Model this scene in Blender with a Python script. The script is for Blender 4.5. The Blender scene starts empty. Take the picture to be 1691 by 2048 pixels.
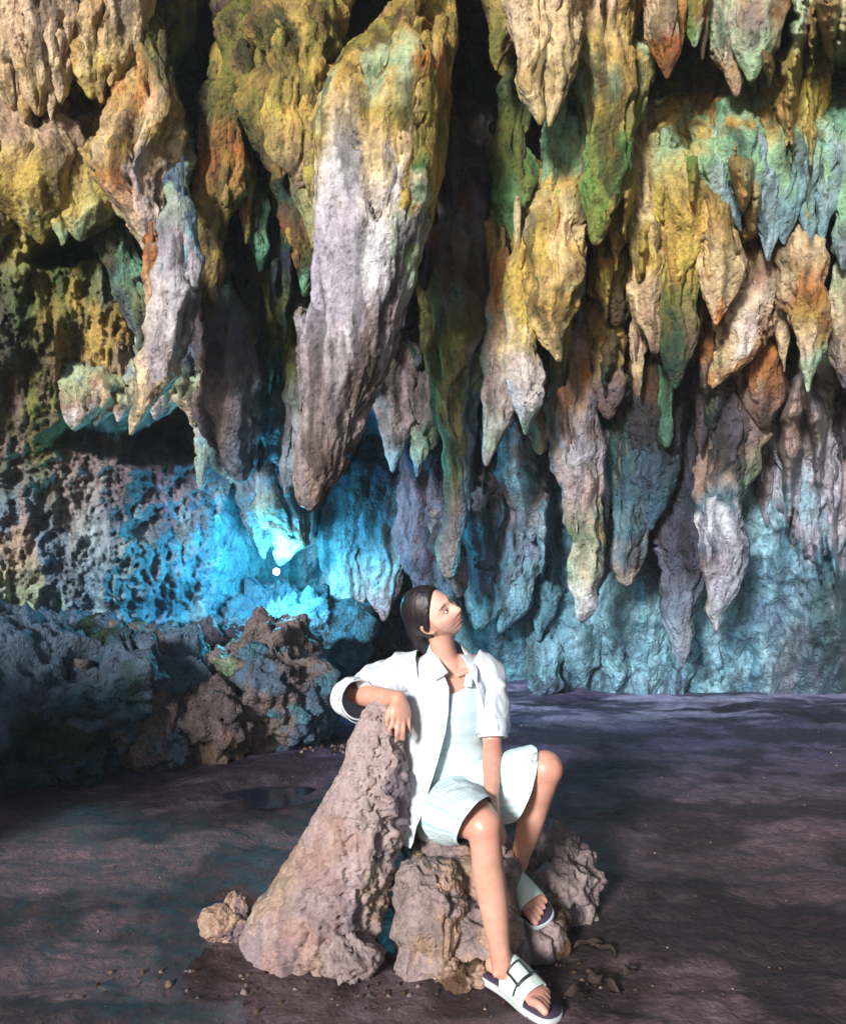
import bpy, math, random
import numpy as np
from mathutils import Vector, Matrix

random.seed(7)
S = bpy.context.scene
COL = S.collection

# ------------------------------------------------------------------ camera
F = 1500.0; CX = 845.5; HZ = 1100.0; H = 1.24      # focal length, horizon and eye height
cam = bpy.data.cameras.new('camera'); camo = bpy.data.objects.new('camera', cam); COL.objects.link(camo)
camo.location = (0, 0, H); camo.rotation_euler = (math.radians(90), 0, 0)
cam.sensor_fit = 'VERTICAL'; cam.sensor_height = 36.0; cam.sensor_width = 36.0
cam.lens = F / 2048 * 36.0; cam.shift_y = (HZ - 1024) / 2048.0
cam.clip_start = 0.05; cam.clip_end = 500
S.camera = camo
S.render.resolution_x = 845; S.render.resolution_y = 1024

# ------------------------------------------------------------------ light
SUN_DIR = Vector((-0.46, -0.86, 0.33)).normalized()       # towards the sun
w = bpy.data.worlds.new('World'); S.world = w; w.use_nodes = True
nt = w.node_tree; nt.nodes.clear()
sky = nt.nodes.new('ShaderNodeTexSky'); sky.sky_type = 'NISHITA'; sky.sun_disc = False
sky.sun_elevation = math.asin(SUN_DIR.z)
sky.sun_rotation = math.atan2(SUN_DIR.x, SUN_DIR.y)
bg = nt.nodes.new('ShaderNodeBackground'); bg.inputs[1].default_value = 0.07
wo = nt.nodes.new('ShaderNodeOutputWorld')
nt.links.new(sky.outputs[0], bg.inputs[0]); nt.links.new(bg.outputs[0], wo.inputs[0])
sl = bpy.data.lights.new('sun', 'SUN'); sl.energy = 5.0; sl.angle = math.radians(10); sl.color = (1.0, 0.975, 0.95)
so = bpy.data.objects.new('sun', sl); COL.objects.link(so)
so.rotation_euler = SUN_DIR.to_track_quat('Z', 'Y').to_euler(); so.location = (-6, -8, 8)
S.view_settings.view_transform = 'Standard'; S.view_settings.look = 'None'
S.view_settings.exposure = 0.5; S.view_settings.gamma = 1.0
S.view_settings.use_curve_mapping = False

# ------------------------------------------------------------------ helpers
def P(u, v, d):
    return np.array([(u - CX) * d / F, d, H - (v - HZ) * d / F])

_rng = np.random.RandomState(11)
_perm = _rng.permutation(256).astype(np.int32); _perm = np.concatenate([_perm, _perm, _perm])
_g = _rng.normal(size=(256, 3)).astype(np.float32); _g /= np.linalg.norm(_g, axis=1)[:, None]

def pn(p):
    p = np.asarray(p, np.float32)
    i = np.floor(p).astype(np.int32); f = p - i; i &= 255
    s = f * f * f * (f * (f * 6 - 15) + 10)
    out = 0
    for dx in (0, 1):
        wx = s[:, 0] if dx else 1 - s[:, 0]
        a = _perm[(i[:, 0] + dx) & 255]
        for dy in (0, 1):
            wy = s[:, 1] if dy else 1 - s[:, 1]
            b = _perm[a + ((i[:, 1] + dy) & 255)]
            for dz in (0, 1):
                wz = s[:, 2] if dz else 1 - s[:, 2]
                h = _perm[b + ((i[:, 2] + dz) & 255)]
                g = _g[h]
                dot = g[:, 0] * (f[:, 0] - dx) + g[:, 1] * (f[:, 1] - dy) + g[:, 2] * (f[:, 2] - dz)
                out = out + wx * wy * wz * dot
    return out * 1.5

def fbm(p, o=4, gain=0.5, sc=(1, 1, 1), off=0.0):
    q = np.asarray(p, np.float32) * np.array(sc, np.float32) + off
    a = 1.0; r = 0
    for k in range(o):
        r = r + a * pn(q); q = q * 2.03 + 17.3; a *= gain
    return r

def ridged(p, o=4, gain=0.5, sc=(1, 1, 1), off=0.0):
    q = np.asarray(p, np.float32) * np.array(sc, np.float32) + off
    a = 1.0; r = 0
    for k in range(o):
        r = r + a * (1 - 2 * np.abs(pn(q))); q = q * 2.1 + 9.1; a *= gain
    return r

def sstep(x, a, b):
    t = np.clip((x - a) / (b - a), 0, 1); return t * t * (3 - 2 * t)

def lin(c):
    c = np.array(c, float) / 255.0
    return np.where(c <= 0.04045, c / 12.92, ((c + 0.055) / 1.055) ** 2.4)

PAL = {k: lin(v) for k, v in dict(
    cream=(226, 200, 158), pink=(224, 194, 166), ochre=(192, 160, 84), yellow=(206, 182, 88), olive=(112, 112, 42),
    green=(58, 104, 50), dgreen=(30, 66, 46), mint=(118, 182, 150), orange=(192, 120, 50), rust=(134, 84, 42),
    lilac=(184, 176, 192), gviolet=(108, 106, 126), violet=(68, 64, 88), teal=(98, 152, 174), dteal=(48, 96, 118),
    bluegrey=(104, 132, 160), brown=(92, 68, 48), dbrown=(54, 42, 40), pale=(224, 220, 226), cyan=(90, 185, 205),
    palegreen=(168, 196, 160), tan=(176, 146, 126), stone=(152, 134, 132), mauve=(124, 106, 110), navy=(30, 36, 66),
    bgreen=(96, 140, 60), char=(40, 38, 44), skyteal=(146, 192, 210), purple=(84, 70, 102)).items()}

def mesh_obj(name, V, Fc, mat, parent=None, cols=None, smooth=True):
    """one mesh object from vertex and quad/tri arrays"""
    me = bpy.data.meshes.new(name)
    V = np.asarray(V, np.float32)
    if isinstance(Fc, np.ndarray):
        n = len(Fc); k = Fc.shape[1]
        me.vertices.add(len(V)); me.vertices.foreach_set('co', V.ravel())
        me.loops.add(n * k); me.loops.foreach_set('vertex_index', Fc.astype(np.int32).ravel())
        me.polygons.add(n); me.polygons.foreach_set('loop_start', np.arange(0, n * k, k, dtype=np.int32))
        me.polygons.foreach_set('loop_total', np.full(n, k, np.int32))
        me.update(calc_edges=True)
    else:
        me.from_pydata(V.tolist(), [], Fc); me.update()
    if smooth: me.polygons.foreach_set('use_smooth', np.ones(len(me.polygons), bool))
    if cols is not None:
        a = me.color_attributes.new('Col', 'FLOAT_COLOR', 'POINT')
        c = np.ones((len(V), 4), np.float32); c[:, :3] = cols
        a.data.foreach_set('color', c.ravel())
    if mat: me.materials.append(mat)
    o = bpy.data.objects.new(name, me); COL.objects.link(o)
    if parent is not None: o.parent = parent
    return o

def tag(o, label=None, cat=None, group=None, kind=None):
    if label: o['label'] = label
    if cat: o['category'] = cat
    if group: o['group'] = group
    if kind: o['kind'] = kind
    return o

def empty(name, loc=(0, 0, 0)):
    o = bpy.data.objects.new(name, None); COL.objects.link(o); o.location = loc; o.empty_display_size = 0.1
    return o

def adopt(root, o):
    """hang o under root, keeping it where it stands"""
    o.parent = root; o.matrix_parent_inverse = Matrix.Translation(-Vector(root.location))

def catmull(pts, n):
    pts = np.asarray(pts, float); m = len(pts)
    seg = np.r_[0, np.cumsum(np.linalg.norm(np.diff(pts[:, :3 if pts.shape[1] >= 3 else 2], axis=0), axis=1) + 1e-9)]
    t = np.linspace(0, seg[-1], n); out = np.empty((n, pts.shape[1]))
    tan = np.zeros_like(pts)
    for i in range(m):
        a = max(i - 1, 0); b = min(i + 1, m - 1)
        tan[i] = (pts[b] - pts[a]) / max(seg[b] - seg[a], 1e-9)
    idx = np.clip(np.searchsorted(seg, t, side='right') - 1, 0, m - 2)
    h = seg[idx + 1] - seg[idx]; s = (t - seg[idx]) / h
    h00 = 2*s**3 - 3*s**2 + 1; h10 = s**3 - 2*s**2 + s; h01 = -2*s**3 + 3*s**2; h11 = s**3 - s**2
    return h00[:, None]*pts[idx] + (h10*h)[:, None]*tan[idx] + h01[:, None]*pts[idx+1] + (h11*h)[:, None]*tan[idx+1]

def ring_faces(nr, na, close=True):
    i = np.arange(nr - 1)[:, None]; j = np.arange(na if close else na - 1)[None, :]
    a = i * na + j; b = i * na + (j + 1) % na
    return np.stack([a, b, b + na, a + na], -1).reshape(-1, 4)

# ------------------------------------------------------------------ materials
def new_mat(name):
    m = bpy.data.materials.new(name); m.use_nodes = True
    n = m.node_tree; b = n.nodes['Principled BSDF']
    return m, n, b

def N(n, t, **kw):
    x = n.nodes.new(t)
    for k, v in kw.items():
        if k in ('op', 'operation'): x.operation = v
        elif k == 'blend': x.data_type = 'RGBA'; x.blend_type = v
        else: setattr(x, k, v)
    return x

def rock_mat(name, bump=0.6, scale=1.0, rough=0.75, var=0.5, wet=0.35, pit=0.5, streak=0.35):
    """stone: colour zones come from the mesh, the material adds grain, pits, streaks and relief"""
    m, n, b = new_mat(name); L = n.links.new
    geo = N(n, 'ShaderNodeNewGeometry')
    att = N(n, 'ShaderNodeAttribute', attribute_name='Col')
    def noise(sc, det, rg=0.6, vec=None, dist=0.0):
        x = N(n, 'ShaderNodeTexNoise'); x.inputs['Scale'].default_value = sc * scale; x.inputs['Detail'].default_value = det
        x.inputs['Roughness'].default_value = rg; x.inputs['Distortion'].default_value = dist
        L(vec or geo.outputs['Position'], x.inputs['Vector']); return x
    mp = N(n, 'ShaderNodeMapping'); mp.inputs['Scale'].default_value = (1, 1, 0.28); L(geo.outputs['Position'], mp.inputs['Vector'])
    n1 = noise(9, 8, 0.7); n2 = noise(38, 6, 0.7); n3 = noise(16, 6, 0.65, mp.outputs[0], 0.6)
    vo = N(n, 'ShaderNodeTexVoronoi'); vo.inputs['Scale'].default_value = 26 * scale; L(geo.outputs['Position'], vo.inputs['Vector'])
    # value variation
    r1 = N(n, 'ShaderNodeMapRange'); r1.inputs[1].default_value = 0.3; r1.inputs[2].default_value = 0.7
    r1.inputs[3].default_value = 1 - var; r1.inputs[4].default_value = 1 + var * 0.45; L(n1.outputs['Fac'], r1.inputs[0])
    r2 = N(n, 'ShaderNodeMapRange'); r2.inputs[1].default_value = 0.34; r2.inputs[2].default_value = 0.66
    r2.inputs[3].default_value = 1 - streak; r2.inputs[4].default_value = 1 + streak * 0.4; L(n3.outputs['Fac'], r2.inputs[0])
    r3 = N(n, 'ShaderNodeMapRange'); r3.inputs[1].default_value = 0.3; r3.inputs[2].default_value = 0.55
    r3.inputs[3].default_value = 0.62; r3.inputs[4].default_value = 1.06; L(n2.outputs['Fac'], r3.inputs[0])
    m1 = N(n, 'ShaderNodeMath', op='MULTIPLY'); L(r1.outputs[0], m1.inputs[0]); L(r2.outputs[0], m1.inputs[1])
    m2 = N(n, 'ShaderNodeMath', op='MULTIPLY'); L(m1.outputs[0], m2.inputs[0]); L(r3.outputs[0], m2.inputs[1])
    vm = N(n, 'ShaderNodeVectorMath', op='SCALE'); L(att.outputs['Color'], vm.inputs[0]); L(m2.outputs[0], vm.inputs['Scale'])
    # a little hue drift
    n4 = noise(5, 3); hs = N(n, 'ShaderNodeHueSaturation'); L(vm.outputs[0], hs.inputs['Color'])
    rh = N(n, 'ShaderNodeMapRange'); rh.inputs[1].default_value = 0.3; rh.inputs[2].default_value = 0.7
    rh.inputs[3].default_value = 0.485; rh.inputs[4].default_value = 0.515; L(n4.outputs['Fac'], rh.inputs[0]); L(rh.outputs[0], hs.inputs['Hue'])
    L(hs.outputs[0], b.inputs['Base Color'])
    rr = N(n, 'ShaderNodeMapRange'); rr.inputs[1].default_value = 0.35; rr.inputs[2].default_value = 0.65
    rr.inputs[3].default_value = wet; rr.inputs[4].default_value = rough + 0.1; L(n1.outputs['Fac'], rr.inputs[0]); L(rr.outputs[0], b.inputs['Roughness'])
    b.inputs['Specular IOR Level'].default_value = 0.35
    # relief
    a1 = N(n, 'ShaderNodeMath', op='MULTIPLY_ADD'); L(n2.outputs['Fac'], a1.inputs[0]); a1.inputs[1].default_value = 0.5; L(n1.outputs['Fac'], a1.inputs[2])
    pr = N(n, 'ShaderNodeMapRange'); pr.inputs[1].default_value = 0.0; pr.inputs[2].default_value = 0.45; pr.inputs[3].default_value = -pit; pr.inputs[4].default_value = 0
    L(vo.outputs['Distance'], pr.inputs[0])
    a2 = N(n, 'ShaderNodeMath', op='ADD'); L(a1.outputs[0], a2.inputs[0]); L(pr.outputs[0], a2.inputs[1])
    a3 = N(n, 'ShaderNodeMath', op='MULTIPLY_ADD'); L(n3.outputs['Fac'], a3.inputs[0]); a3.inputs[1].default_value = 1.5; L(a2.outputs[0], a3.inputs[2])
    bp = N(n, 'ShaderNodeBump'); bp.inputs['Strength'].default_value = bump; bp.inputs['Distance'].default_value = 0.035 / scale
    L(a3.outputs[0], bp.inputs['Height']); L(bp.outputs[0], b.inputs['Normal'])
    return m

M_WALL = rock_mat('cave_rock', bump=0.8)
M_STAL = rock_mat('dripstone', bump=0.75, wet=0.4)
M_NEAR = rock_mat('near_stone', bump=0.55, scale=2.2, rough=0.8, var=0.35, wet=0.5, streak=0.2)
M_MUD = rock_mat('mud', bump=0.5, scale=1.6, rough=0.7, var=0.35, wet=0.35, pit=0.3, streak=0.2)

def plain(name, col, rough=0.6, bump=0, bscale=60, spec=0.4, sss=0, var=0.0, aniso=None):
    m, n, b = new_mat(name); L = n.links.new
    b.inputs['Roughness'].default_value = rough; b.inputs['Specular IOR Level'].default_value = spec
    c = tuple(lin(col)) + (1,)
    geo = N(n, 'ShaderNodeTexCoord'); tx = N(n, 'ShaderNodeTexNoise'); tx.inputs['Scale'].default_value = bscale; tx.inputs['Detail'].default_value = 4
    vec = geo.outputs['Object']
    if aniso:
        mp = N(n, 'ShaderNodeMapping'); mp.inputs['Scale'].default_value = aniso; L(vec, mp.inputs['Vector']); vec = mp.outputs[0]
    L(vec, tx.inputs['Vector'])
    hs = N(n, 'ShaderNodeHueSaturation'); hs.inputs['Color'].default_value = c
    mr = N(n, 'ShaderNodeMapRange'); mr.inputs[1].default_value = 0.3; mr.inputs[2].default_value = 0.7
    mr.inputs[3].default_value = 1 - var; mr.inputs[4].default_value = 1 + var * 0.5
    L(tx.outputs['Fac'], mr.inputs[0]); L(mr.outputs[0], hs.inputs['Value']); L(hs.outputs[0], b.inputs['Base Color'])
    if bump:
        bp = N(n, 'ShaderNodeBump'); bp.inputs['Strength'].default_value = bump; bp.inputs['Distance'].default_value = 0.004
        L(tx.outputs['Fac'], bp.inputs['Height']); L(bp.outputs[0], b.inputs['Normal'])
    if sss:
        b.inputs['Subsurface Weight'].default_value = sss; b.inputs['Subsurface Radius'].default_value = (0.9, 0.35, 0.2)
        b.inputs['Subsurface Scale'].default_value = 0.01
    return m
# ------------------------------------------------------------------ cave wall
CTRL = [  # where on the wall, how wide, two colours that mix there; deep recesses painted dark as shade
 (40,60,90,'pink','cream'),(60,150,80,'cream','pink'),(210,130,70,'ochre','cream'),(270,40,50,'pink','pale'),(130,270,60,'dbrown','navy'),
 (30,330,80,'cream','ochre'),(60,430,80,'ochre','yellow'),(170,430,40,'palegreen','ochre'),(90,540,90,'olive','green'),(170,640,80,'ochre','olive'),
 (40,650,70,'dgreen','char'),(200,700,60,'ochre','tan'),(60,800,90,'brown','olive'),(230,240,60,'ochre','olive'),(210,330,30,'dgreen','dgreen'),
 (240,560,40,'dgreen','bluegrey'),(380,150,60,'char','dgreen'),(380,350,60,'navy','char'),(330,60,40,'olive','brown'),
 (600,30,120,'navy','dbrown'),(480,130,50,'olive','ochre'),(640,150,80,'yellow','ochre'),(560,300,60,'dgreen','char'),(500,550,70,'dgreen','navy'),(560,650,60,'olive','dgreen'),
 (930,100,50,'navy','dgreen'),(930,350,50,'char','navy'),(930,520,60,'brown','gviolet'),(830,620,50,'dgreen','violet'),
 (1030,300,60,'olive','green'),(1100,350,60,'mint','ochre'),(1200,150,90,'yellow','olive'),(1200,350,80,'bgreen','ochre'),(1350,180,90,'char','dbrown'),
 (1450,200,50,'olive','ochre'),(1290,260,40,'pink','tan'),(1350,310,50,'yellow','bgreen'),(1500,60,80,'palegreen','brown'),(1600,200,60,'ochre','yellow'),(1680,200,50,'dgreen','olive'),
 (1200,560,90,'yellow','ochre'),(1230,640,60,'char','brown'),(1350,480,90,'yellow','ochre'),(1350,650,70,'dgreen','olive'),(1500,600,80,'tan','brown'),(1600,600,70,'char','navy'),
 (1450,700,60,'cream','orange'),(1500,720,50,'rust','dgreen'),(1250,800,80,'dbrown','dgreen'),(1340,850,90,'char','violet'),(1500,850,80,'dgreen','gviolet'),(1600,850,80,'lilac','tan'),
 (1680,800,60,'navy','gviolet'),
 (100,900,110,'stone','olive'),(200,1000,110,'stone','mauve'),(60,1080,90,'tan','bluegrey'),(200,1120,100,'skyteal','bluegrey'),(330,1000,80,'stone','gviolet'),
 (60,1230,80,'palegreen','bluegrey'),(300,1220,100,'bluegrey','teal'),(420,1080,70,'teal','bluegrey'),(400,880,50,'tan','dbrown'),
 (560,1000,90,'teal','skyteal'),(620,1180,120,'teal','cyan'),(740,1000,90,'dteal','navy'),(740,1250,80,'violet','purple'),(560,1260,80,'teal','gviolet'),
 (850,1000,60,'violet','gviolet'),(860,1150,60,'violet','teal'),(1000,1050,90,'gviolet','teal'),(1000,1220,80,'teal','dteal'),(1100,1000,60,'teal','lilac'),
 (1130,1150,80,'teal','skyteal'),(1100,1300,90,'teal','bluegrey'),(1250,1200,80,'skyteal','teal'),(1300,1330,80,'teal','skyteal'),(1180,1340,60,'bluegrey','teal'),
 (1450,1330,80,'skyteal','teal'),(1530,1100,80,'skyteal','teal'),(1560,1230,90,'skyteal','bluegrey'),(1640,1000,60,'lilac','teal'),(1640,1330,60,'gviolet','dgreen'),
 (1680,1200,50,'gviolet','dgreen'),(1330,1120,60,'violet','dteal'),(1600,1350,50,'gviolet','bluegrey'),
 (-200,300,200,'ochre','cream'),(-250,900,200,'mauve','bluegrey'),(-250,-300,250,'ochre','brown'),(500,-300,250,'navy','olive'),(1200,-250,250,'cream','ochre'),
 (1900,300,200,'palegreen','ochre'),(1900,1000,200,'lilac','teal'),(-900,700,500,'brown','gviolet'),(2600,700,500,'tan','bluegrey'),
]
CT = np.array([c[:3] for c in CTRL], np.float32)
CA = np.array([PAL[c[3]] for c in CTRL], np.float32); CB = np.array([PAL[c[4]] for c in CTRL], np.float32)

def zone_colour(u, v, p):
    """rock colour round a place, painted shade of the recesses included: smooth zones, ragged borders, two-tone patches"""
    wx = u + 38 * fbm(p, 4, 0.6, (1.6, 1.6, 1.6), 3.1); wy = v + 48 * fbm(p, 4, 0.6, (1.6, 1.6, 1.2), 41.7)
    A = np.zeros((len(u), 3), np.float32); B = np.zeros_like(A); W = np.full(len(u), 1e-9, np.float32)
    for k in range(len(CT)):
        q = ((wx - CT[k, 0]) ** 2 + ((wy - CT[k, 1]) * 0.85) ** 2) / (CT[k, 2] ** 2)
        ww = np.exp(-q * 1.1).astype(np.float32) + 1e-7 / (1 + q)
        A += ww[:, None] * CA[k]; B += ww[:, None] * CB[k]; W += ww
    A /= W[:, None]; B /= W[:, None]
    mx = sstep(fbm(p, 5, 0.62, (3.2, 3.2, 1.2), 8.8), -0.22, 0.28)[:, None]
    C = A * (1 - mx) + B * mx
    # thin mineral veins
    st = sstep(fbm(p, 4, 0.6, (7, 7, 1.4), 77.0), 0.30, 0.52)[:, None]
    up = sstep(-v, -820, -500)[:, None]
    C = C * (1 - st * up * 0.35) + st * up * 0.35 * PAL['orange']
    st2 = sstep(fbm(p, 4, 0.6, (6, 6, 1.2), 177.0), 0.22, 0.45)[:, None]
    return C * (1 - st2 * 0.5) + st2 * 0.5 * C * 0.35

us = np.r_[np.linspace(-1500, -160, 60)[:-1], np.arange(-160, 1850, 3.4), np.linspace(1850, 3200, 60)]
vs = np.r_[np.linspace(-1000, -120, 50)[:-1], np.arange(-120, 1420, 3.4), np.linspace(1424, 2100, 40)]
UU, VV = np.meshgrid(us, vs); u = UU.ravel().astype(np.float32); v = VV.ravel().astype(np.float32)
TU = np.array([-1500, -600, 0, 200, 400, 620, 800, 1000, 1300, 1691, 2300, 3200], float)
TV = np.array([-1000, 0, 300, 700, 1000, 1200, 1400, 2100], float)
TD = np.array([
 [3.2, 3.7, 3.9, 3.9, 4.0, 4.0, 4.0, 4.1, 4.0, 3.9, 3.4, 2.8],
 [3.6, 4.4, 4.6, 4.85, 5.4, 5.0, 5.2, 5.5, 4.95, 4.9, 4.2, 3.2],
 [3.8, 4.6, 4.8, 5.0, 5.6, 5.5, 5.4, 5.6, 5.1, 5.1, 4.4, 3.4],
 [4.0, 4.8, 5.0, 5.2, 5.6, 5.8, 5.9, 5.8, 5.6, 5.6, 4.6, 3.6],
 [4.0, 4.9, 5.5, 5.7, 6.0, 6.9, 7.0, 6.4, 6.2, 6.2, 4.7, 3.6],
 [4.0, 4.8, 5.5, 5.75, 6.1, 7.1, 7.5, 6.8, 6.5, 6.4, 4.7, 3.6],
 [4.0, 4.8, 5.6, 5.9, 6.3, 7.6, 8.0, 7.0, 6.7, 6.6, 4.7, 3.6],
 [4.0, 4.8, 5.6, 5.9, 6.3, 7.6, 8.0, 7.0, 6.7, 6.6, 4.7, 3.6]])
def bilin(u, v):
    iu = np.clip(np.searchsorted(TU, u) - 1, 0, len(TU) - 2); iv = np.clip(np.searchsorted(TV, v) - 1, 0, len(TV) - 2)
    fu = np.clip((u - TU[iu]) / (TU[iu + 1] - TU[iu]), 0, 1); fv = np.clip((v - TV[iv]) / (TV[iv + 1] - TV[iv]), 0, 1)
    fu = fu * fu * (3 - 2 * fu); fv = fv * fv * (3 - 2 * fv)
    return (TD[iv, iu] * (1 - fu) + TD[iv, iu + 1] * fu) * (1 - fv) + (TD[iv + 1, iu] * (1 - fu) + TD[iv + 1, iu + 1] * fu) * fv
pw = np.stack([(u - CX) * 5.5 / F, np.zeros_like(u), -(v - HZ) * 5.5 / F], 1).astype(np.float32)
D = bilin(u, v).astype(np.float32)
wu = u + 26 * fbm(pw, 4, 0.55, (2, 2, 2), 5.0); wv = v + 34 * fbm(pw, 4, 0.55, (2, 2, 2), 25.0)
FEAT = [  # recesses (+, deeper) and bulges (-, nearer)
 (392,130,46,280,2.8),(395,370,35,110,1.0),(610,-10,165,95,1.9),(935,250,52,430,3.0),(1370,200,80,75,2.4),(1300,120,40,60,.9),(150,285,60,62,.9),
 (130,500,62,22,1.2),(1565,545,105,45,1.8),(500,520,34,170,1.1),(1010,160,40,60,.8),(1090,290,40,40,.8),(1660,690,38,110,1.2),(1205,480,25,50,.7),
 (1560,60,35,60,.9),(1690,240,40,120,.9),(330,600,30,120,.9),(230,880,90,36,.5),(350,860,60,36,.7),
 (1560,700,30,110,.7),(1330,900,50,160,.5),(1060,880,60,90,.8),(120,1260,30,28,.7),(1020,1000,22,80,.6),
 
 (150,650,110,50,-.1),(640,170,130,80,-.3),(1530,1180,70,230,-.3),(1420,1230,40,190,-.22),(1290,1240,50,170,-.22),(1210,1290,36,120,-.2),(1120,1220,46,190,-.25),(1640,1250,46,160,-.2),(250,1130,170,60,-.2),(1000,1150,100,140,-.2),(1640,1150,70,160,-.25)]
for (a, b_, su, sv, am) in FEAT:
    q = ((wu - a) / su) ** 2 + ((wv - b_) / sv) ** 2
    D += am * np.exp(-q * q * 0.6)
up = sstep(-v, -1050, -700)
rb = np.random.RandomState(23)
U2 = u.reshape(len(vs), len(us)); V2 = v.reshape(U2.shape); WU = (u + 7 * fbm(pw, 3, .6, (7, 7, 3), 51.)).reshape(U2.shape).astype(np.float32); D2 = np.zeros_like(U2)
for k in range(620):                                    # small dripstone ribs grown on the rock itself
    uc = rb.uniform(-500, 2100); vt = rb.uniform(-350, 900)
    if (355 < uc < 450 and vt < 400) or (450 < uc < 780 and vt < 90) or (890 < uc < 985 and vt < 500) or (1260 < uc < 1450 and vt < 260): rb.uniform(size=4); continue
    if -400 < uc < 330 or (uc < 560 and vt > 520): continue
    ln = rb.uniform(90, 380); wd = rb.uniform(9, 36); am = wd / 70.0 * rb.uniform(.7, 1.3); lean = rb.uniform(-.08, .08)
    i0, i1 = np.searchsorted(us, [uc - 60, uc + 60]); j0, j1 = np.searchsorted(vs, [vt - 40, vt + ln + 5])
    if i1 - i0 < 2 or j1 - j0 < 2: continue
    uu_ = WU[j0:j1, i0:i1] - uc - lean * (V2[j0:j1, i0:i1] - vt); t = (V2[j0:j1, i0:i1] - vt) / ln
    ww = wd * np.clip(1 - np.clip(t, 0, 1) ** 1.6, 0, 1) + .01
    q = 1 - (uu_ / ww) ** 2
    D2[j0:j1, i0:i1] = np.maximum(D2[j0:j1, i0:i1], am * np.sqrt(np.clip(q, 0, 1)) * sstep(t, -.15, .35))
D -= D2.ravel()
D -= up * 0.16 * ridged(pw, 4, 0.5, (2.1, 2.1, 0.45), 2.0)
D -= 0.10 * fbm(pw, 5, 0.55, (2.4, 2.4, 1.8), 12.0)
rr_ = ridged(pw, 5, 0.6, (5.5, 5.5, 3.0), 31.0)
D -= (0.035 + 0.02 * (1 - up)) * rr_
low_left = sstep(-u, -520, -300) * sstep(v, 760, 900)
D -= low_left * 0.05 * ridged(pw, 5, 0.6, (5, 5, 7), 3.3)
pits = sstep(fbm(pw, 3, 0.6, (13, 13, 9), 90.), 0.25, 0.5)
D += 0.035 * pits * sstep(-v, -1050, -400)
Wp = np.stack([(u - CX) * D / F, D, H - (v - HZ) * D / F], 1)
Wp = Wp.reshape(len(vs), len(us), 3)
fc = ring_faces(len(vs), len(us), close=False)
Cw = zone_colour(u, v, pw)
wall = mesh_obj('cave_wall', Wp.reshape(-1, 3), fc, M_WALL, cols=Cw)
tag(wall, kind='structure')

# ceiling: carries on from the top of the wall towards the mouth of the cave
nx = 150; ny = 70
topr = Wp[0]
sel = np.linspace(0, len(us) - 1, nx).astype(int)
A0 = topr[sel]
cv = []
for j in range(ny):
    t = j / (ny - 1)
    q = A0.copy(); q[:, 1] = A0[:, 1] - t * 4.6; q[:, 0] = A0[:, 0] * (1 + 0.3 * t); q[:, 2] = A0[:, 2] + 5.6 * t
    cv.append(q)
cv = np.array(cv).reshape(-1, 3).astype(np.float32)
cn = fbm(cv, 5, 0.55, (0.9, 0.9, 0.9), 4.0); edge = np.repeat(np.minimum(1, np.arange(ny) / 4.0), nx)
cv[:, 2] += 0.5 * cn * edge
cc = PAL['brown'] * 0.6 + PAL['gviolet'] * 0.4 + np.zeros((len(cv), 3)); mixc = sstep(cn, -.2, .3)[:, None]; cc = cc * (1 - mixc) + PAL['ochre'] * mixc * .8
tag(mesh_obj('cave_ceiling', cv, ring_faces(ny, nx, close=False), M_WALL, cols=cc), kind='structure')

# ------------------------------------------------------------------ cave floor
def floor_z(x, y):
    p = np.stack([x, y, np.zeros_like(x)], 1).astype(np.float32)
    z = 0.035 * fbm(p, 4, 0.5, (0.9, 1.2, 1), 3.0) + 0.010 * fbm(p, 4, 0.6, (5, 7, 1), 13.0)
    near = np.exp(-(((x - 0.05) / 0.5) ** 2 + ((y - 2.15) / 0.35) ** 2))
    z = z * (1 - 0.8 * near)
    for (px, py, sx, sy, dp) in PUD:
        q = ((x - px + 0.12 * pn(p * 4)) / sx) ** 2 + ((y - py + 0.1 * pn(p * 4 + 9)) / sy) ** 2
        z = z - dp * np.exp(-q * q)
    z = z + 0.25 * sstep(y, 6.6, 7.3) * sstep(x, 0.6, 1.2)
    return z
PUD = []
for (uu, vv, su, sv, dp) in [(540, 1582, 95, 24, .05), (470, 1800, 60, 24, .03)]:
    d = H * F / (vv - HZ); PUD.append(((uu - CX) * d / F, d, su * d / F, sv * d * d / (F * H) * 1.0, dp))
xs = np.r_[np.linspace(-18, -4, 20)[:-1], np.linspace(-4, 4, 560), np.linspace(4, 18, 20)[1:]]
ys = np.r_[np.linspace(-18, 0.5, 24)[:-1], 1.5 * (11 / 1.5) ** np.linspace(0, 1, 420)]
XX, YY = np.meshgrid(xs, ys); x = XX.ravel().astype(np.float32); y = YY.ravel().astype(np.float32)
z = floor_z(x, y)
pf = np.stack([x, y, z], 1).astype(np.float32)
z2 = z + (0.0035 * fbm(pf, 4, 0.65, (11, 11, 1), 6.0) + 0.006 * ridged(pf, 2, 0.5, (3.1, 3.1, 1), 16.0)) * sstep(-y, -6, -1.5)
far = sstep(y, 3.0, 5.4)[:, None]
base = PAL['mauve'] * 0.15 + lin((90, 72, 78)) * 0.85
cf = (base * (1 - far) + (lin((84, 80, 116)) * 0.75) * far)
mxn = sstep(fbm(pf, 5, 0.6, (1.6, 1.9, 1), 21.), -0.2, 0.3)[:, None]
cf = cf * (0.40 + 0.75 * mxn)
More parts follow.
